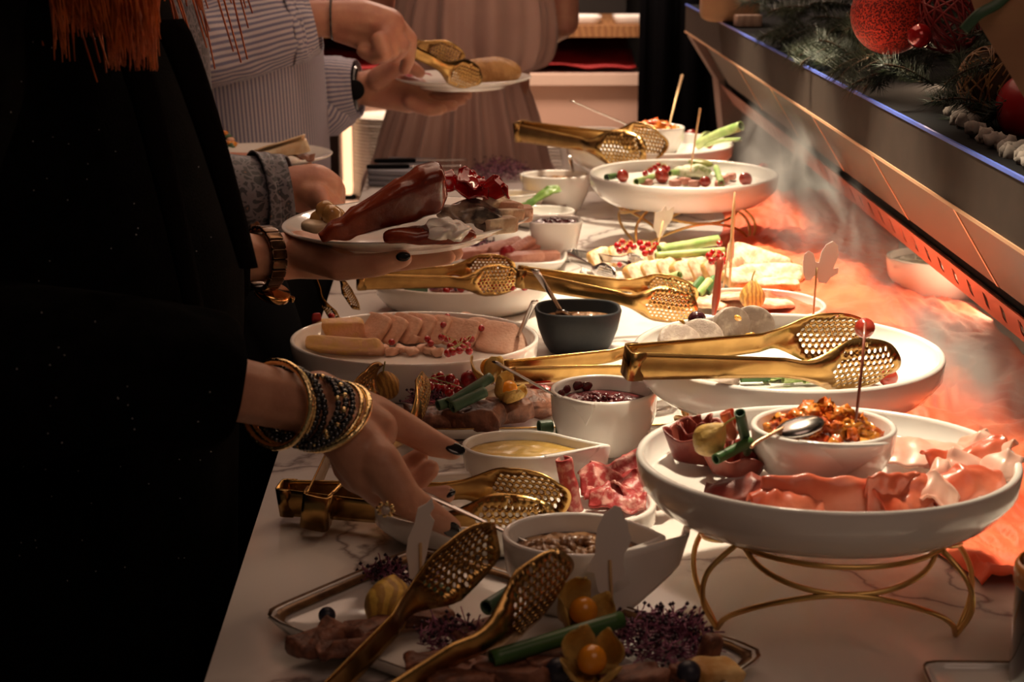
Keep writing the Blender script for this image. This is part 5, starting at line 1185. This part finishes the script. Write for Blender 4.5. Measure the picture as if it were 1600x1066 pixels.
# --- held plate of the woman in black
hpc = Q(637, 346, Yp); Rp = .132
pt_ = thing('dinner_plate', 'white oval-rimmed dinner plate heaped with ham and oyster held by woman in black', 'plate', hpc + V((0, 0, -.020)), (0, -.045, 0))
obj('plate_body', plate_me('plate_body', Rp, .024, porc, 96, .62), pt_)
def hput(name, me, label, cat, px, py, dz, rot=(0, 0, 0), sc=None, th=None):
    q = P(px, py, hpc.z - T + dz); o = one(name, me, label, cat, q, rot, sc)
    if th: solid(o, th)
    return o
lob = ruffle_me('lobster_shell', .135, .065, .006, 1.3, lobster, 2, 1.0, 40, 20, .5)
def horn(v):
    u = (v.x / .07 + 1) / 2; return V((v.x + v.z * .35 * u, v.y * (.45 + .65 * u), v.z * (.30 + .95 * u) + .0013 * math.sin(v.x * 260 + v.z * 160) + .003 * u))
hput('smoked_ham_roll', sq('smoked_ham_roll', (.068, .020, .020), lobster, .45, .0022, 60, 44, 22, fn=horn), 'long glossy dark red smoked ham roll sweeping up across the held plate', 'ham', 598, 330, .032, (.2, -.37, .20), (1.0, 1.0, 1.08))
hput('smoked_ham_roll', sq('smoked_ham_roll', (.045, .016, .009), lobster, .7, .003, 45, 32, 16), 'flat dark red ham piece beneath the long glossy roll', 'ham', 672, 368, .010, (0, 0, .1))
for i, (x, y, z_, r_) in enumerate(((712, 300, .040, (.2, .3, .4)), (730, 296, .042, (.1, .2, 1.4)), (748, 305, .036, (.5, .1, 2.3)))):
    hput('red_pepper_strips', ruffle_me('pepper', .05, .026, .013, 1.8, redm, i + 4, .5), '%s curled bright red pepper strip behind the oyster' % ORD[i], 'vegetable', x, y, z_, r_, 1.3, .0014)
hput('oyster', sq('oyster', (.034, .017, .010), oyst, .9, .006, 60, 36, 18), 'grey-brown open oyster behind the creamy egg', 'oyster', 735, 333, .022, (.35, .12, .15), .95)
hput('oyster', sq('oyster', (.022, .015, .009), oyst, .9, .006, 60, 36, 18, 5), 'dark lower oyster shell between egg and bread cubes', 'oyster', 757, 345, .014, (.2, .3, -.3), .85)
hput('poached_egg', sq('poached_egg', (.025, .018, .010), egg, .95, .0065, 95, 48, 26, 3), 'creamy white poached egg at the front of the held plate', 'egg', 697, 362, .014)
hput('canape', sq('canape', (.026, .018, .007), cream, .6, .002, 60, 28, 12), 'round tan canape under the glassy onions on the held plate', 'canape', 510, 352, .010, (0, 0, .3))
for i, (x, y, z_) in enumerate(((508, 330, .024), (518, 336, .022), (526, 340, .018), (500, 345, .014))):
    hput('pickled_onion', sq('pickled_onion', (.010, .009, .011), gel, .9, .0015, 80, 18, 12, i), '%s glassy pickled onion on the tan canape' % ORD[i], 'vegetable', x, y, z_, (0, .2 * i, i))
for i, (x, y, z_, r_) in enumerate(((790, 325, .020, (.1, .2, .5)), (794, 338, .014, (0, .1, .7)), (782, 352, .010, (0, 0, .5)), (806, 334, .012, (.2, 0, .2)), (775, 320, .024, (.3, .1, .9)))):
    hput('pate_cube', sq('pate_cube', (.018, .008, .008), [pate, breadin, breadin][i % 3], .3, .0012, 70, 18, 10, i), '%s pale pate block at the far end of the held plate' % ORD[i], 'pate', x, y, z_, r_)

# --- person in paisley shirt
x2, y2 = -.47, 2.22; h2 = V((-.44, 2.22, 1.64))
ch = torso_chain(x2, y2, 1.36, .95, .15, .10) + head_chain(h2, V((-.45, 2.22, 1.42))) + legs_chain(x2, y2, .92)
Y2 = 2.22
ch += [[(V((x2, y2 - .15, 1.34)), .05), (V((-.52, 2.12, 1.10)), .045), (Q(440, 300, Y2), .031), (Q(466, 292, Y2), .029)]]
ch += [[(Q(466, 292, Y2), .028), (Q(492, 288, Y2), .028), (Q(512, 293, Y2), .022)], [(Q(470, 305, Y2), .024), (Q(500, 312, Y2), .020)]]
for j, (a_, b_, c_) in enumerate((((512, 284), (528, 296), (530, 318)), ((510, 290), (524, 306), (520, 326)), ((504, 298), (515, 314), (508, 328)), ((498, 304), (506, 318), (498, 328)))):
    dy = .03 - .02 * j; ch += [[(Q(*a_, Y2 + dy), .0135), (Q(*b_, Y2 + dy - .01), .0115), (Q(*c_, Y2 + dy), .009)]]
ch += [[(Q(480, 300, Y2 - .02), .016), (Q(505, 318, Y2 - .03), .013), (Q(528, 322, Y2 - .02), .010)]]
ch += [[(V((x2, y2 + .15, 1.34)), .05), (V((-.52, 2.42, 1.10)), .042), (V((-.38, 2.50, 1.055)), .028), (Q(450, 262, 2.50), .020), (Q(478, 262, 2.50), .012)]]
W2 = body('person', ch, skin2, .004, 4); tag(W2, 'person in dark paisley shirt lowering a fist behind the held plate', 'person'); face(W2, h2)
obj('hair', sq('hair', (.090, .082, .098), hairdark, 1, .004, 30), W2, h2 + V((-.026, 0, .038)))
loft('shirt', rings([(x2, y2, .92, .135, .18), (x2, y2, 1.10, .125, .17), (x2, y2, 1.28, .12, .18), (x2, y2, 1.37, .10, .18), (x2 + .01, y2, 1.44, .065, .08)], 6), pais, 64, .05, 12, 8, parent=W2)
loft('trousers', rings([(x2 + .06, y2 - .05, .10, .15, .20), (x2 + .06, y2 - .05, .50, .18, .22), (x2 + .06, y2 - .05, .80, .19, .23), (x2 + .04, y2 - .03, .97, .17, .21)], 6), blacks, 64, .06, 12, 9, parent=W2)
sleeve('sleeve', [V((-.47, 2.10, 1.36)), V((-.53, 2.10, 1.18)), V((-.50, 2.13, 1.09)), Q(360, 308, Y2 - .02), Q(452, 298, Y2)], [.072, .066, .062, .056, .046], pais, W2, .07, 7)
sleeve('cuff', [Q(400, 305, Y2 - .01), Q(430, 302, Y2), Q(458, 297, Y2)], [.057, .053, .045], pais, W2, .03, 9)
tag(obj('shirt_button', lathe('shirt_button', [(0, 0), (.006, 0), (.006, .002), (.0045, .0022), (.004, .0012), (0, .0012)], mat('button_brown', (.35, .16, .08), rough=.3), 16), W2, Q(399, 352, 2.165), (PI / 2, 0, 0)), None)
sleeve('sleeve', [V((-.47, 2.34, 1.36)), V((-.53, 2.42, 1.16)), V((-.48, 2.46, 1.08)), V((-.38, 2.50, 1.055))], [.07, .064, .055, .042], pais, W2, .07, 8)
# plate with wrap and tartare
hp2 = Q(425, 252, 2.50)
pt2 = thing('dinner_plate', 'white plate with a wrap and salmon tartare above the paisley cuff', 'plate', hp2 + V((-.01, 0, -.004)), (0, .02, 0))
obj('plate_body', plate_me('plate_body', .098, .018, porc, 72, .62), pt2)
def h2put(name, me, label, cat, px, py, dz, rot=(0, 0, 0), th=None):
    o = one(name, me, label, cat, P(px, py, hp2.z - T + dz), rot)
    if th: solid(o, th)
h2put('wrap', roll_me('wrap', .075, .013, 1.3, cream, 3), 'tan rolled wrap slanting over the far plate', 'wrap', 440, 236, .026, (0, -.25, .2), .002)
h2put('salad_leaf', ruffle_me('salad_leaf', .055, .03, .012, 1.5, ham, 3, .4), 'dark salad leaf under the rolled wrap', 'vegetable', 462, 248, .012, (0, .1, 0), .0015)
h2put('cream_dollop', sq('cream_dollop', (.018, .012, .006), egg, .9, .003, 70), 'white cream dollop beside the dark salad leaf', 'cream', 447, 250, .014)
h2put('roll_slice', sq('roll_slice', (.018, .012, .008), cream, .8, .002, 70), 'tan slice at the middle of the far plate', 'bread', 415, 240, .014)
chunks('small heap of salmon tartare with herbs on the far plate', P(345, 232, hp2.z - T + .008), .026, .022, .024, 60, [chut, pate, leekd], .006, 9, 'fish', 'salmon_tartare')

# --- man in striped shirt
x3, y3 = -.43, 2.98; h3 = V((-.40, 2.98, 1.74))
ch = torso_chain(x3, y3, 1.47, .98, .17, .11) + head_chain(h3, V((-.42, 2.98, 1.54))) + legs_chain(x3, y3, .95)
Y3 = 2.80
ch += [[(V((x3, y3 - .19, 1.45)), .06), (V((-.56, 2.76, 1.26)), .05), (Q(478, 30, Y3), .031), (Q(525, 28, Y3), .029)]]
ch += [[(Q(525, 28, Y3), .029), (Q(570, 32, Y3), .034), (Q(605, 40, Y3), .030)], [(Q(530, 45, Y3), .022), (Q(585, 62, Y3), .024)], [(Q(570, 30, Y3), .03), (Q(590, 60, Y3), .026)]]
for j, (a_, b_, c_, d_) in enumerate((((618, 38), (640, 62), (638, 92), (632, 108)), ((612, 48), (628, 72), (618, 88), (600, 84)), ((604, 56), (612, 80), (598, 90), (578, 82)), ((594, 64), (600, 84), (584, 90), (566, 80)))):
    dy = .02 - .022 * j; ch += [[(Q(*a_, Y3 + dy), .0165), (Q(*b_, Y3 + dy - .01), .0140), (Q(*c_, Y3 + dy + .005), .0120), (Q(*d_, Y3 + dy + .02), .0105)]]
ch += [[(Q(560, 60, Y3 + .03), .018), (Q(600, 72, Y3 + .05), .0145), (Q(628, 82, Y3 + .05), .012)]]
ch += [[(V((x3, y3 + .17, 1.45)), .055), (V((-.50, 3.10, 1.20)), .048), (Q(540, 140, 3.06), .030), (Q(572, 136, 3.06), .028)]]
ch += [[(Q(572, 136, 3.06), .030), (Q(610, 132, 3.07), .034), (Q(650, 142, 3.07), .026)], [(Q(575, 142, 3.06), .028), (Q(640, 158, 3.05), .022)]]
for j, (a_, b_, c_) in enumerate((((660, 146), (700, 152), (730, 148)), ((655, 152), (694, 160), (722, 156)), ((650, 158), (684, 168), (708, 165)), ((642, 160), (670, 172), (690, 171)))):
    dy = .04 - .03 * j; ch += [[(Q(*a_, 3.07 + dy), .0150), (Q(*b_, 3.07 + dy), .0125), (Q(*c_, 3.07 + dy), .0105)]]
ch += [[(Q(590, 122, 3.03), .020), (Q(622, 102, 3.0), .0165), (Q(642, 104, 3.0), .0130), (Q(656, 114, 3.0), .0105)]]
W3 = body('person', ch, skin2, .004, 4); tag(W3, 'man in blue striped shirt lifting bread with gold tongs onto a plate', 'person'); face(W3, h3)
obj('hair', sq('hair', (.088, .078, .085), hairdark, 1, .004, 30), W3, h3 + V((-.02, 0, .045)))
loft('shirt', rings([(x3 + .03, y3, .90, .135, .19), (x3 + .02, y3, 1.0, .150, .20), (x3 + .01, y3, 1.15, .155, .20), (x3, y3, 1.30, .155, .20), (x3, y3, 1.44, .13, .20), (x3 + .01, y3, 1.53, .07, .09)], 8), shirt, 128, .045, 10, 12, parent=W3)
loft('trousers', rings([(x3 + .02, y3, .10, .13, .17), (x3 + .02, y3, .60, .15, .19), (x3 + .02, y3, .93, .15, .19)], 6), dark, 64, .05, 12, 9, parent=W3)
sleeve('sleeve', [V((-.47, 2.80, 1.47)), V((-.56, 2.76, 1.32)), Q(270, 62, 2.76), Q(360, 60, 2.78), Q(440, 42, 2.79), Q(486, 32, Y3)], [.09, .085, .078, .072, .062, .050], sleevem, W3, .12, 13, 64)
sleeve('cuff', [Q(440, 42, 2.79), Q(466, 36, 2.80), Q(492, 30, Y3)], [.064, .062, .052], sleevem, W3, .05, 14, 64)
sleeve('sleeve', [V((-.43, 3.16, 1.47)), V((-.50, 3.14, 1.30)), Q(480, 150, 3.08), Q(520, 142, 3.07), Q(556, 138, 3.06)], [.08, .07, .066, .060, .050], sleevem, W3, .08, 15, 64)
sleeve('cuff', [Q(512, 142, 3.07), Q(536, 140, 3.065), Q(560, 138, 3.06)], [.062, .058, .050], sleevem, W3, .04, 16, 64)
torusb = torus('bracelet', Q(519, 28, Y3), (1, 0, 0), .033, .0018, nail); tag(torusb, 'thin black cord bracelet on the wrist of the man in stripes', 'bracelet')
t = thing('wristwatch', 'black watch at the striped cuff under the bread plate', 'watch', Q(556, 137, 3.06))
torus('strap', (0, 0, 0), (1, -.05, 0), .034, .0065, nail, t, 48)
obj('watch_case', lathe('watch_case', [(0, -.003), (.017, -.003), (.018, 0), (.017, .004), (0, .004)], hoodb, 28), t, (0, -.038, .0), (PI / 2, 0, 0))
hp3 = Q(722, 124, 3.06)
pt3 = thing('dinner_plate', 'white dinner plate with a bread roll held by the man in stripes', 'plate', hp3 + V((0, 0, -.014)), (0, 0, 0))
obj('plate_body', plate_me('plate_body', .122, .020, porc, 96, .62), pt3)
def rollf(v): return V((v.x, v.y, v.z - .008 * math.exp(-((v.y + v.x * .35) / .004) ** 2) * (v.z > 0)))
rb = one('bread_roll', sq('bread_roll', (.056, .032, .026), rollm, .9, .002, 40, 40, 20, fn=rollf), 'brown crusty bread roll with a scored top on the raised plate', 'bread', Q(765, 115, 3.06) + V((0, -.01, .004)), (0, 0, .1))
one('red_napkin', ruffle_me('red_napkin', .05, .04, .01, 1.2, redcl, 3), 'dark red pepper piece at the hand side of the raised plate', 'vegetable', Q(650, 118, 3.04) + V((0, 0, .0)), (0, 0, .4))
tongs('shiny gold perforated tongs in the hand of the man in stripes', Q(566, 42, 2.80), Q(738, 114, 2.96), (.38, -.25, .9), .09)

# --- woman in the dusty rose dress
x4, y4 = Q(735, 100, 3.72).x, 3.72; h4 = V((x4, y4, 1.70))
def dz(y): return Q(735, y, y4).z
ch = [[(V((x4 - .17, y4, 1.43)), .05), (V((x4 + .17, y4, 1.43)), .05)], [(V((x4, y4, 1.36)), (.14, .09, .09)), (V((x4, y4, .95)), (.13, .10, .09))], [(V((x4, y4, 1.44)), .05), (V((x4, y4, 1.58)), .05)], [(h4, (.075, .085, .10)), (h4 + V((0, 0, .02)), (.075, .085, .09))], [(h4 + V((0, .08, 0)), .01), (h4 + V((0, .095, -.02)), .012)]]
ch += [[(V((x4 + s_ * .08, y4, .92)), .08), (V((x4 + s_ * .07, y4, .48)), .05), (V((x4 + s_ * .07, y4, .08)), .036), (V((x4 + s_ * .07, y4 + .1, .03)), .03)] for s_ in (-1, 1)]
ch += [[(V((x4 + s_ * .18, y4, 1.42)), .045), (V((x4 + s_ * .20, y4 + .06, 1.18)), .036), (V((x4 + s_ * .10, y4 + .20, 1.10)), .026), (V((x4 + s_ * .06, y4 + .25, 1.10)), .02), (V((x4 + s_ * .03, y4 + .29, 1.09)), .012)] for s_ in (-1, 1)]
W4 = body('person', ch, skin2, .006, 3); tag(W4, 'woman in a draped dusty pink dress standing beyond the end of the buffet', 'person')
obj('hair', sq('hair', (.085, .09, .13), hairdark, 1, .005, 30), W4, h4 + V((0, -.025, .01)))
px4 = lambda x, y: Q(x, y, y4)
def ring4(y, xl_, xr_, ry):
    a_, b_ = px4(xl_, y), px4(xr_, y); return ((a_.x + b_.x) / 2, y4, a_.z, (b_.x - a_.x) / 2, ry)
rosedress = mat('dusty_rose_dress', (.50, .32, .27), (.44, .27, .23), 6, rough=.5, sheen=.25, bump=.1, bscale=500)
def folded(name, ctrl, seg, nf, amp, seed, par):
    rg_ = rings(ctrl, 7); vs = []; fs = []
    for i, (c_, rx, ry) in enumerate(rg_):
        u = i / len(rg_)
        for k in range(seg):
            a_ = 2 * PI * k / seg; ph = nf * a_ + 3 * noise.noise(V((math.cos(a_) * 1.5, math.sin(a_) * 1.5, seed + u * .8)))
            f_ = amp * (1 - .55 * u) * (math.sin(ph) + .5 * math.sin(ph * 1.9 + seed)) + .03 * noise.noise(V((math.cos(a_) * 2, math.sin(a_) * 2, u * 3 + seed)))
            vs.append(V(c_) + V((rx * (1 + f_) * math.cos(a_), ry * (1 + f_ * 1.5) * math.sin(a_), 0)))
    for i in range(len(rg_) - 1):
        for k in range(seg): fs.append((i * seg + k, i * seg + (k + 1) % seg, (i + 1) * seg + (k + 1) % seg, (i + 1) * seg + k))
    return obj(name, mesh(name, vs, fs, rosedress), par)
folded('dress_skirt', [(x4 - .01, y4, .62, .20, .17), ring4(300, 575, 870, .17), ring4(250, 588, 852, .16), ring4(200, 602, 842, .15), ring4(150, 618, 828, .135), ring4(112, 640, 815, .12), ring4(92, 650, 808, .11)], 220, 19, .085, 2.3, W4)
folded('dress_top', [ring4(112, 655, 800, .12), ring4(106, 640, 838, .135), ring4(92, 628, 858, .15), ring4(55, 615, 866, .155), ring4(0, 622, 862, .15), ring4(-60, 640, 840, .14), (x4, y4, 1.42, .16, .11), (x4, y4, 1.50, .08, .07)], 220, 13, .055, 5.1, W4)

# ------------------------------------------------------------------ orange organza runner
right = [(1362, 300), (1364, 347), (1398, 367), (1404, 391), (1425, 421), (1442, 441), (1482, 462), (1533, 489), (1577, 533), (1610, 570), (1660, 640), (1700, 760), (1640, 935)]
rp = sorted([P(x, y, 0) for x, y in right], key=lambda v: v.y)
lp = sorted([P(x, y, 0) for x, y in ((1140, 312), (1150, 350), (1135, 400), (1180, 460), (1150, 560), (1250, 640), (1350, 780), (1480, 860), (1560, 905))], key=lambda v: v.y)
def interp(L, y):
    if y <= L[0].y: return L[0].x
    for a_, b_ in zip(L[:-1], L[1:]):
        if a_.y <= y <= b_.y: return lerp(a_.x, b_.x, (y - a_.y) / max(1e-6, b_.y - a_.y))
    return L[-1].x
vs = []; fs = []; nu, nv = 90, 380; ya, yb = 1.29, 3.12
for i in range(nv + 1):
    y = lerp(ya, yb, i / nv); xa = interp(lp, y) - .02 + .012 * noise.noise(V((y * 9, 1, 0))); xb = interp(rp, y) + .016 * noise.noise(V((y * 12, 5, 0)))
    for j in range(nu + 1):
        u = j / nu; x = lerp(xa, xb, u); q = V((x * 4 + .8 * math.sin(y * 5), y * 2.2, 0)); n1 = noise.noise(q * 1.5); n2 = abs(noise.noise(V((x * 22 + 3 * n1, y * 6 + 2 * n1, 3)))); n3 = abs(noise.noise(V((x * 10 - y * 6, y * 9, 8))))
        e_ = min(1, min(u, 1 - u) * 8); vs.append(V((x, y, T + .0015 + (.034 * (n1 * .5 + .35) * (1 - n2 * 1.4) + .014 * (1 - n3 * 2)) * (.15 + .85 * e_) * .8 + .006 * (.5 - abs(noise.noise(V((x * 48 + 6 * n1, y * 17 + 5 * n1, 12)))) * 2) * e_)))
for v in vs: v.z = max(v.z, T + .0015)
for i in range(nv):
    for j in range(nu): a_ = i * (nu + 1) + j; fs.append((a_, a_ + 1, a_ + nu + 2, a_ + nu + 1))
tag(solid(obj('table_runner', mesh('table_runner', vs, fs, orange)), .0008), 'crumpled sheer orange runner lying along the marble under the hood', 'cloth')

# ------------------------------------------------------------------ decorations on the hood shelf
ZS = 1.2068
def needles(g, c_, d_, L, n, nl=.022, rr=R):
    pts = [c_ + d_ * L * k / 5 + V((0, 0, -.25 * L * (k / 5) ** 2)) for k in range(6)]; v1, f1, _ = tube_geo(pts, .0013, 5); g.add(v1, f1, 1)
    side = d_.orthogonal().normalized()
    for i in range(n):
        u = rr.random(); p_ = pts[0].lerp(pts[-1], u); p_.z = lerp(pts[0].z, pts[-1].z, u); a_ = rr.uniform(0, 6.283)
        o_ = (Matrix.Rotation(a_, 3, d_) @ side) * .8 + d_ * rr.uniform(.3, .9); o_.normalize(); e = p_ + o_ * nl * rr.uniform(.7, 1.1); w_ = o_.orthogonal().normalized() * .00055; w2 = o_.cross(w_).normalized() * .00055
        g.add([p_ + w_, p_ - w_ * .5 + w2, p_ - w_ * .5 - w2, e], [(0, 1, 3), (1, 2, 3), (2, 0, 3)], 0)
ga = thing('pine_garland', 'dark green pine garland lying along the hood shelf with baubles in it', 'garland', (.55, 2.3, ZS))
rr = random.Random(5)
for i in range(250):
    y_ = rr.uniform(1.72, 3.05); x_ = rr.uniform(.49, .86); z_ = rr.uniform(.012, .10)
    d_ = V((rr.uniform(-1, .7), rr.uniform(-1, .6), rr.uniform(-.2, .5))).normalized(); Lb = rr.uniform(.05, .085)
    if x_ + d_.x * Lb < .445: d_.x = abs(d_.x) * .3
    if i < 22: y_ = rr.uniform(1.9, 2.95); x_ = rr.uniform(.49, .52); d_ = V((rr.uniform(-.9, -.3), rr.uniform(-1, .3), -.1)).normalized(); Lb = .055; z_ = .035
    g = G(); needles(g, V((x_ - .55, y_ - 2.3, z_)), d_, Lb, 150, .024, rr)
    for v in g.v: v.z = max(v.z, .0005) if v.x > -.09 else v.z
    obj('branch', g.me('branch', [pinem, barkm]), ga)
one('glitter_bauble', sq('glitter_bauble', (.047, .047, .047), glitter, 1, seg=48, rings=28), 'large glittering red bauble in the pine garland', 'bauble', Q(1392, 22, 2.05))
one('small_bauble', sq('small_bauble', (.014, .014, .014), redg, 1, seg=28, rings=16), 'small shiny red bauble below the glittering one', 'bauble', Q(1437, 56, 1.98))
bp = Q(1483, 28, 2.02); t = thing('rattan_ball', 'dark red open rattan ball behind the small shiny bauble', 'ball', bp)
for k in range(16):
    ax = V((R.uniform(-1, 1), R.uniform(-1, 1), R.uniform(-1, 1))).normalized(); torus('cane', (0, 0, 0), ax, .040, .0016, rattan, t, 40)
bp = Q(1553, 128, 1.80); t = thing('straw_ball', 'woven straw ball on white cotton at the shelf edge', 'ball', bp)
obj('core', sq('core', (.034, .034, .036), mat('dark_core', (.05, .025, .01), rough=.9), 1, .002, 60), t)
for k in range(70):
    ax = V((R.uniform(-1, 1), R.uniform(-1, 1), R.uniform(-1, 1))).normalized(); a1 = ax.orthogonal().normalized(); a2 = ax.cross(a1); s0 = R.uniform(0, 6); L_ = R.uniform(1.2, 3.2); off = ax * R.uniform(-.02, .02)
    rr_ = math.sqrt(max(0, .0375 ** 2 - off.length ** 2)); pts = [off + a1 * rr_ * math.cos(s0 + L_ * q / 9) + a2 * rr_ * math.sin(s0 + L_ * q / 9) for q in range(10)]
    obj('straw', tube('straw', pts, .0011, straw, 5), t)
one('red_ball', sq('red_ball', (.036, .036, .036), redmt, 1, seg=40, rings=24), 'plain matt red bauble next to the straw ball', 'bauble', Q(1612, 168, 1.74))
def cot(label, pxs, Y, r):
    g = G()
    for k, (x, y) in enumerate(pxs):
        c_ = QX(x, y, .50); c_ = P(x, y, ZS - T + r * .6)
        for q in range(4):
            o_ = V((R.uniform(-1, 1), R.uniform(-1, 1), R.uniform(-.4, .5))) * r * .7; g.add([c_ + o_ + (v * r + noise.noise_vector(v * 3 + V((k, q, 0))) * r * .35) * R.uniform(.6, 1) for v in ICO[0]], ICO[1])
    return tag(obj('cotton_snow', g.me('cotton_snow', cotton)), label, 'decoration', kind='stuff')
cot('fluffy white cotton snow strip along the shelf by the straw ball', [(1478, 152), (1490, 158), (1492, 175), (1502, 186), (1515, 192), (1525, 205), (1540, 214), (1555, 222), (1570, 228), (1585, 236), (1600, 246), (1618, 255), (1640, 262)], 1.7, .0095)
# kraft paper bag near the camera, blurred
kp = [Q(1498, -60, 1.30), Q(1530, 38, 1.30), Q(1612, 172, 1.28), Q(1720, 120, 1.30), Q(1700, -80, 1.30)]
c_ = sum(kp, V()) / 5; g = G(); g.v = [q - c_ for q in kp] + [q - c_ + V((.05, .03, .01)) for q in kp]; g.v += [V((.012, -.012, .0)), V((.05, .02, .0))]
g.f = [(i, (i + 1) % 5, 10) for i in range(5)] + [((i + 1) % 5 + 5, i + 5, 11) for i in range(5)] + [(i, i + 5, (i + 1) % 5 + 5, (i + 1) % 5) for i in range(5)]
t = thing('paper_star', 'tan kraft paper star point hanging above the straw ball', 'decoration', c_)
obj('paper_fold', g.me('paper_fold', kraft, False), t)
obj('ribbon', tube('ribbon', spline([Q(1505, 48, 1.285) - c_, Q(1530, 22, 1.283) - c_, Q(1560, 5, 1.285) - c_, Q(1590, -25, 1.29) - c_], 6), [(.004, .0012)] * 19, leekd, 8), t)
kb = Q(1130, -6, 3.3); t = thing('paper_bag', 'tan paper bag standing at the far end of the hood shelf', 'bag', (Q(1140, 10, 3.35).x, 3.35, ZS))
bgb = obj('bag_body', sq('bag_body', (.055, .035, .06), kraft, .25, .003, 30), t, (0, 0, .062))
obj('bag_fold', sq('bag_fold', (.05, .012, .008), kraft, .3, .002, 30), bgb, (0, 0, .064))
q = P(1168, 42, ZS - T); one('wood_block', sq('wood_block', (.024, .016, .011), mat('pale_wood', (.50, .36, .28), (.42, .29, .22), 20, rough=.5, kind='wave'), .15), 'small pale wooden block on the shelf beside the garland', 'block', (q.x, q.y, ZS + .0115), (0, 0, .1))

# ------------------------------------------------------------------ steam rising under the hood
def steam(label, c_, r_, dens, sc, seed, lo=.48, hi=.72):
    m = bpy.data.materials.new('steam'); m.use_nodes = True; nt = m.node_tree; L = nt.links; nt.nodes.remove(nt.nodes['Principled BSDF'])
    pv = nt.nodes.new('ShaderNodeVolumePrincipled'); L.new(pv.outputs[0], nt.nodes['Material Output'].inputs['Volume'])
    pv.inputs['Color'].default_value = (.95, .92, .9, 1); pv.inputs['Anisotropy'].default_value = .2
    tc = nt.nodes.new('ShaderNodeTexCoord'); mp = nt.nodes.new('ShaderNodeMapping'); L.new(tc.outputs['Object'], mp.inputs[0]); mp.inputs['Location'].default_value = (seed, seed * .7, 0); mp.inputs['Rotation'].default_value = (0, .6, 0); mp.inputs['Scale'].default_value = (1, .6, .6)
    n1 = nt.nodes.new('ShaderNodeTexNoise'); n1.inputs['Scale'].default_value = sc; n1.inputs['Detail'].default_value = 4; n1.inputs['Distortion'].default_value = 1.2; L.new(mp.outputs[0], n1.inputs['Vector'])
    mr = nt.nodes.new('ShaderNodeMapRange'); mr.inputs[1].default_value = lo; mr.inputs[2].default_value = hi; L.new(n1.outputs['Fac'], mr.inputs[0])
    ln = nt.nodes.new('ShaderNodeVectorMath'); ln.operation = 'LENGTH'
    dv = nt.nodes.new('ShaderNodeVectorMath'); dv.operation = 'DIVIDE'; dv.inputs[1].default_value = r_; L.new(tc.outputs['Object'], dv.inputs[0]); L.new(dv.outputs[0], ln.inputs[0])
    fa = nt.nodes.new('ShaderNodeMapRange'); fa.inputs[1].default_value = 1.0; fa.inputs[2].default_value = .35; L.new(ln.outputs['Value'], fa.inputs[0])
    mu = nt.nodes.new('ShaderNodeMath'); mu.operation = 'MULTIPLY'; L.new(mr.outputs[0], mu.inputs[0]); L.new(fa.outputs[0], mu.inputs[1])
    m2 = nt.nodes.new('ShaderNodeMath'); m2.operation = 'MULTIPLY'; m2.inputs[1].default_value = dens; L.new(mu.outputs[0], m2.inputs[0]); L.new(m2.outputs[0], pv.inputs['Density'])
    me = sq('steam', r_, m, 1, seg=32, rings=18); return tag(obj('steam', me, None, c_), label, 'steam', kind='stuff')
steam('pale steam drifting up beside the grape plate under the hood', (.50, 2.55, 1.03), (.10, .60, .125), 14, 13, 1.7, .46, .70)
steam('thin steam wisps over the orange runner near the terrine plate', (.50, 1.72, .985), (.085, .36, .075), 12, 15, 4.2, .47, .70)
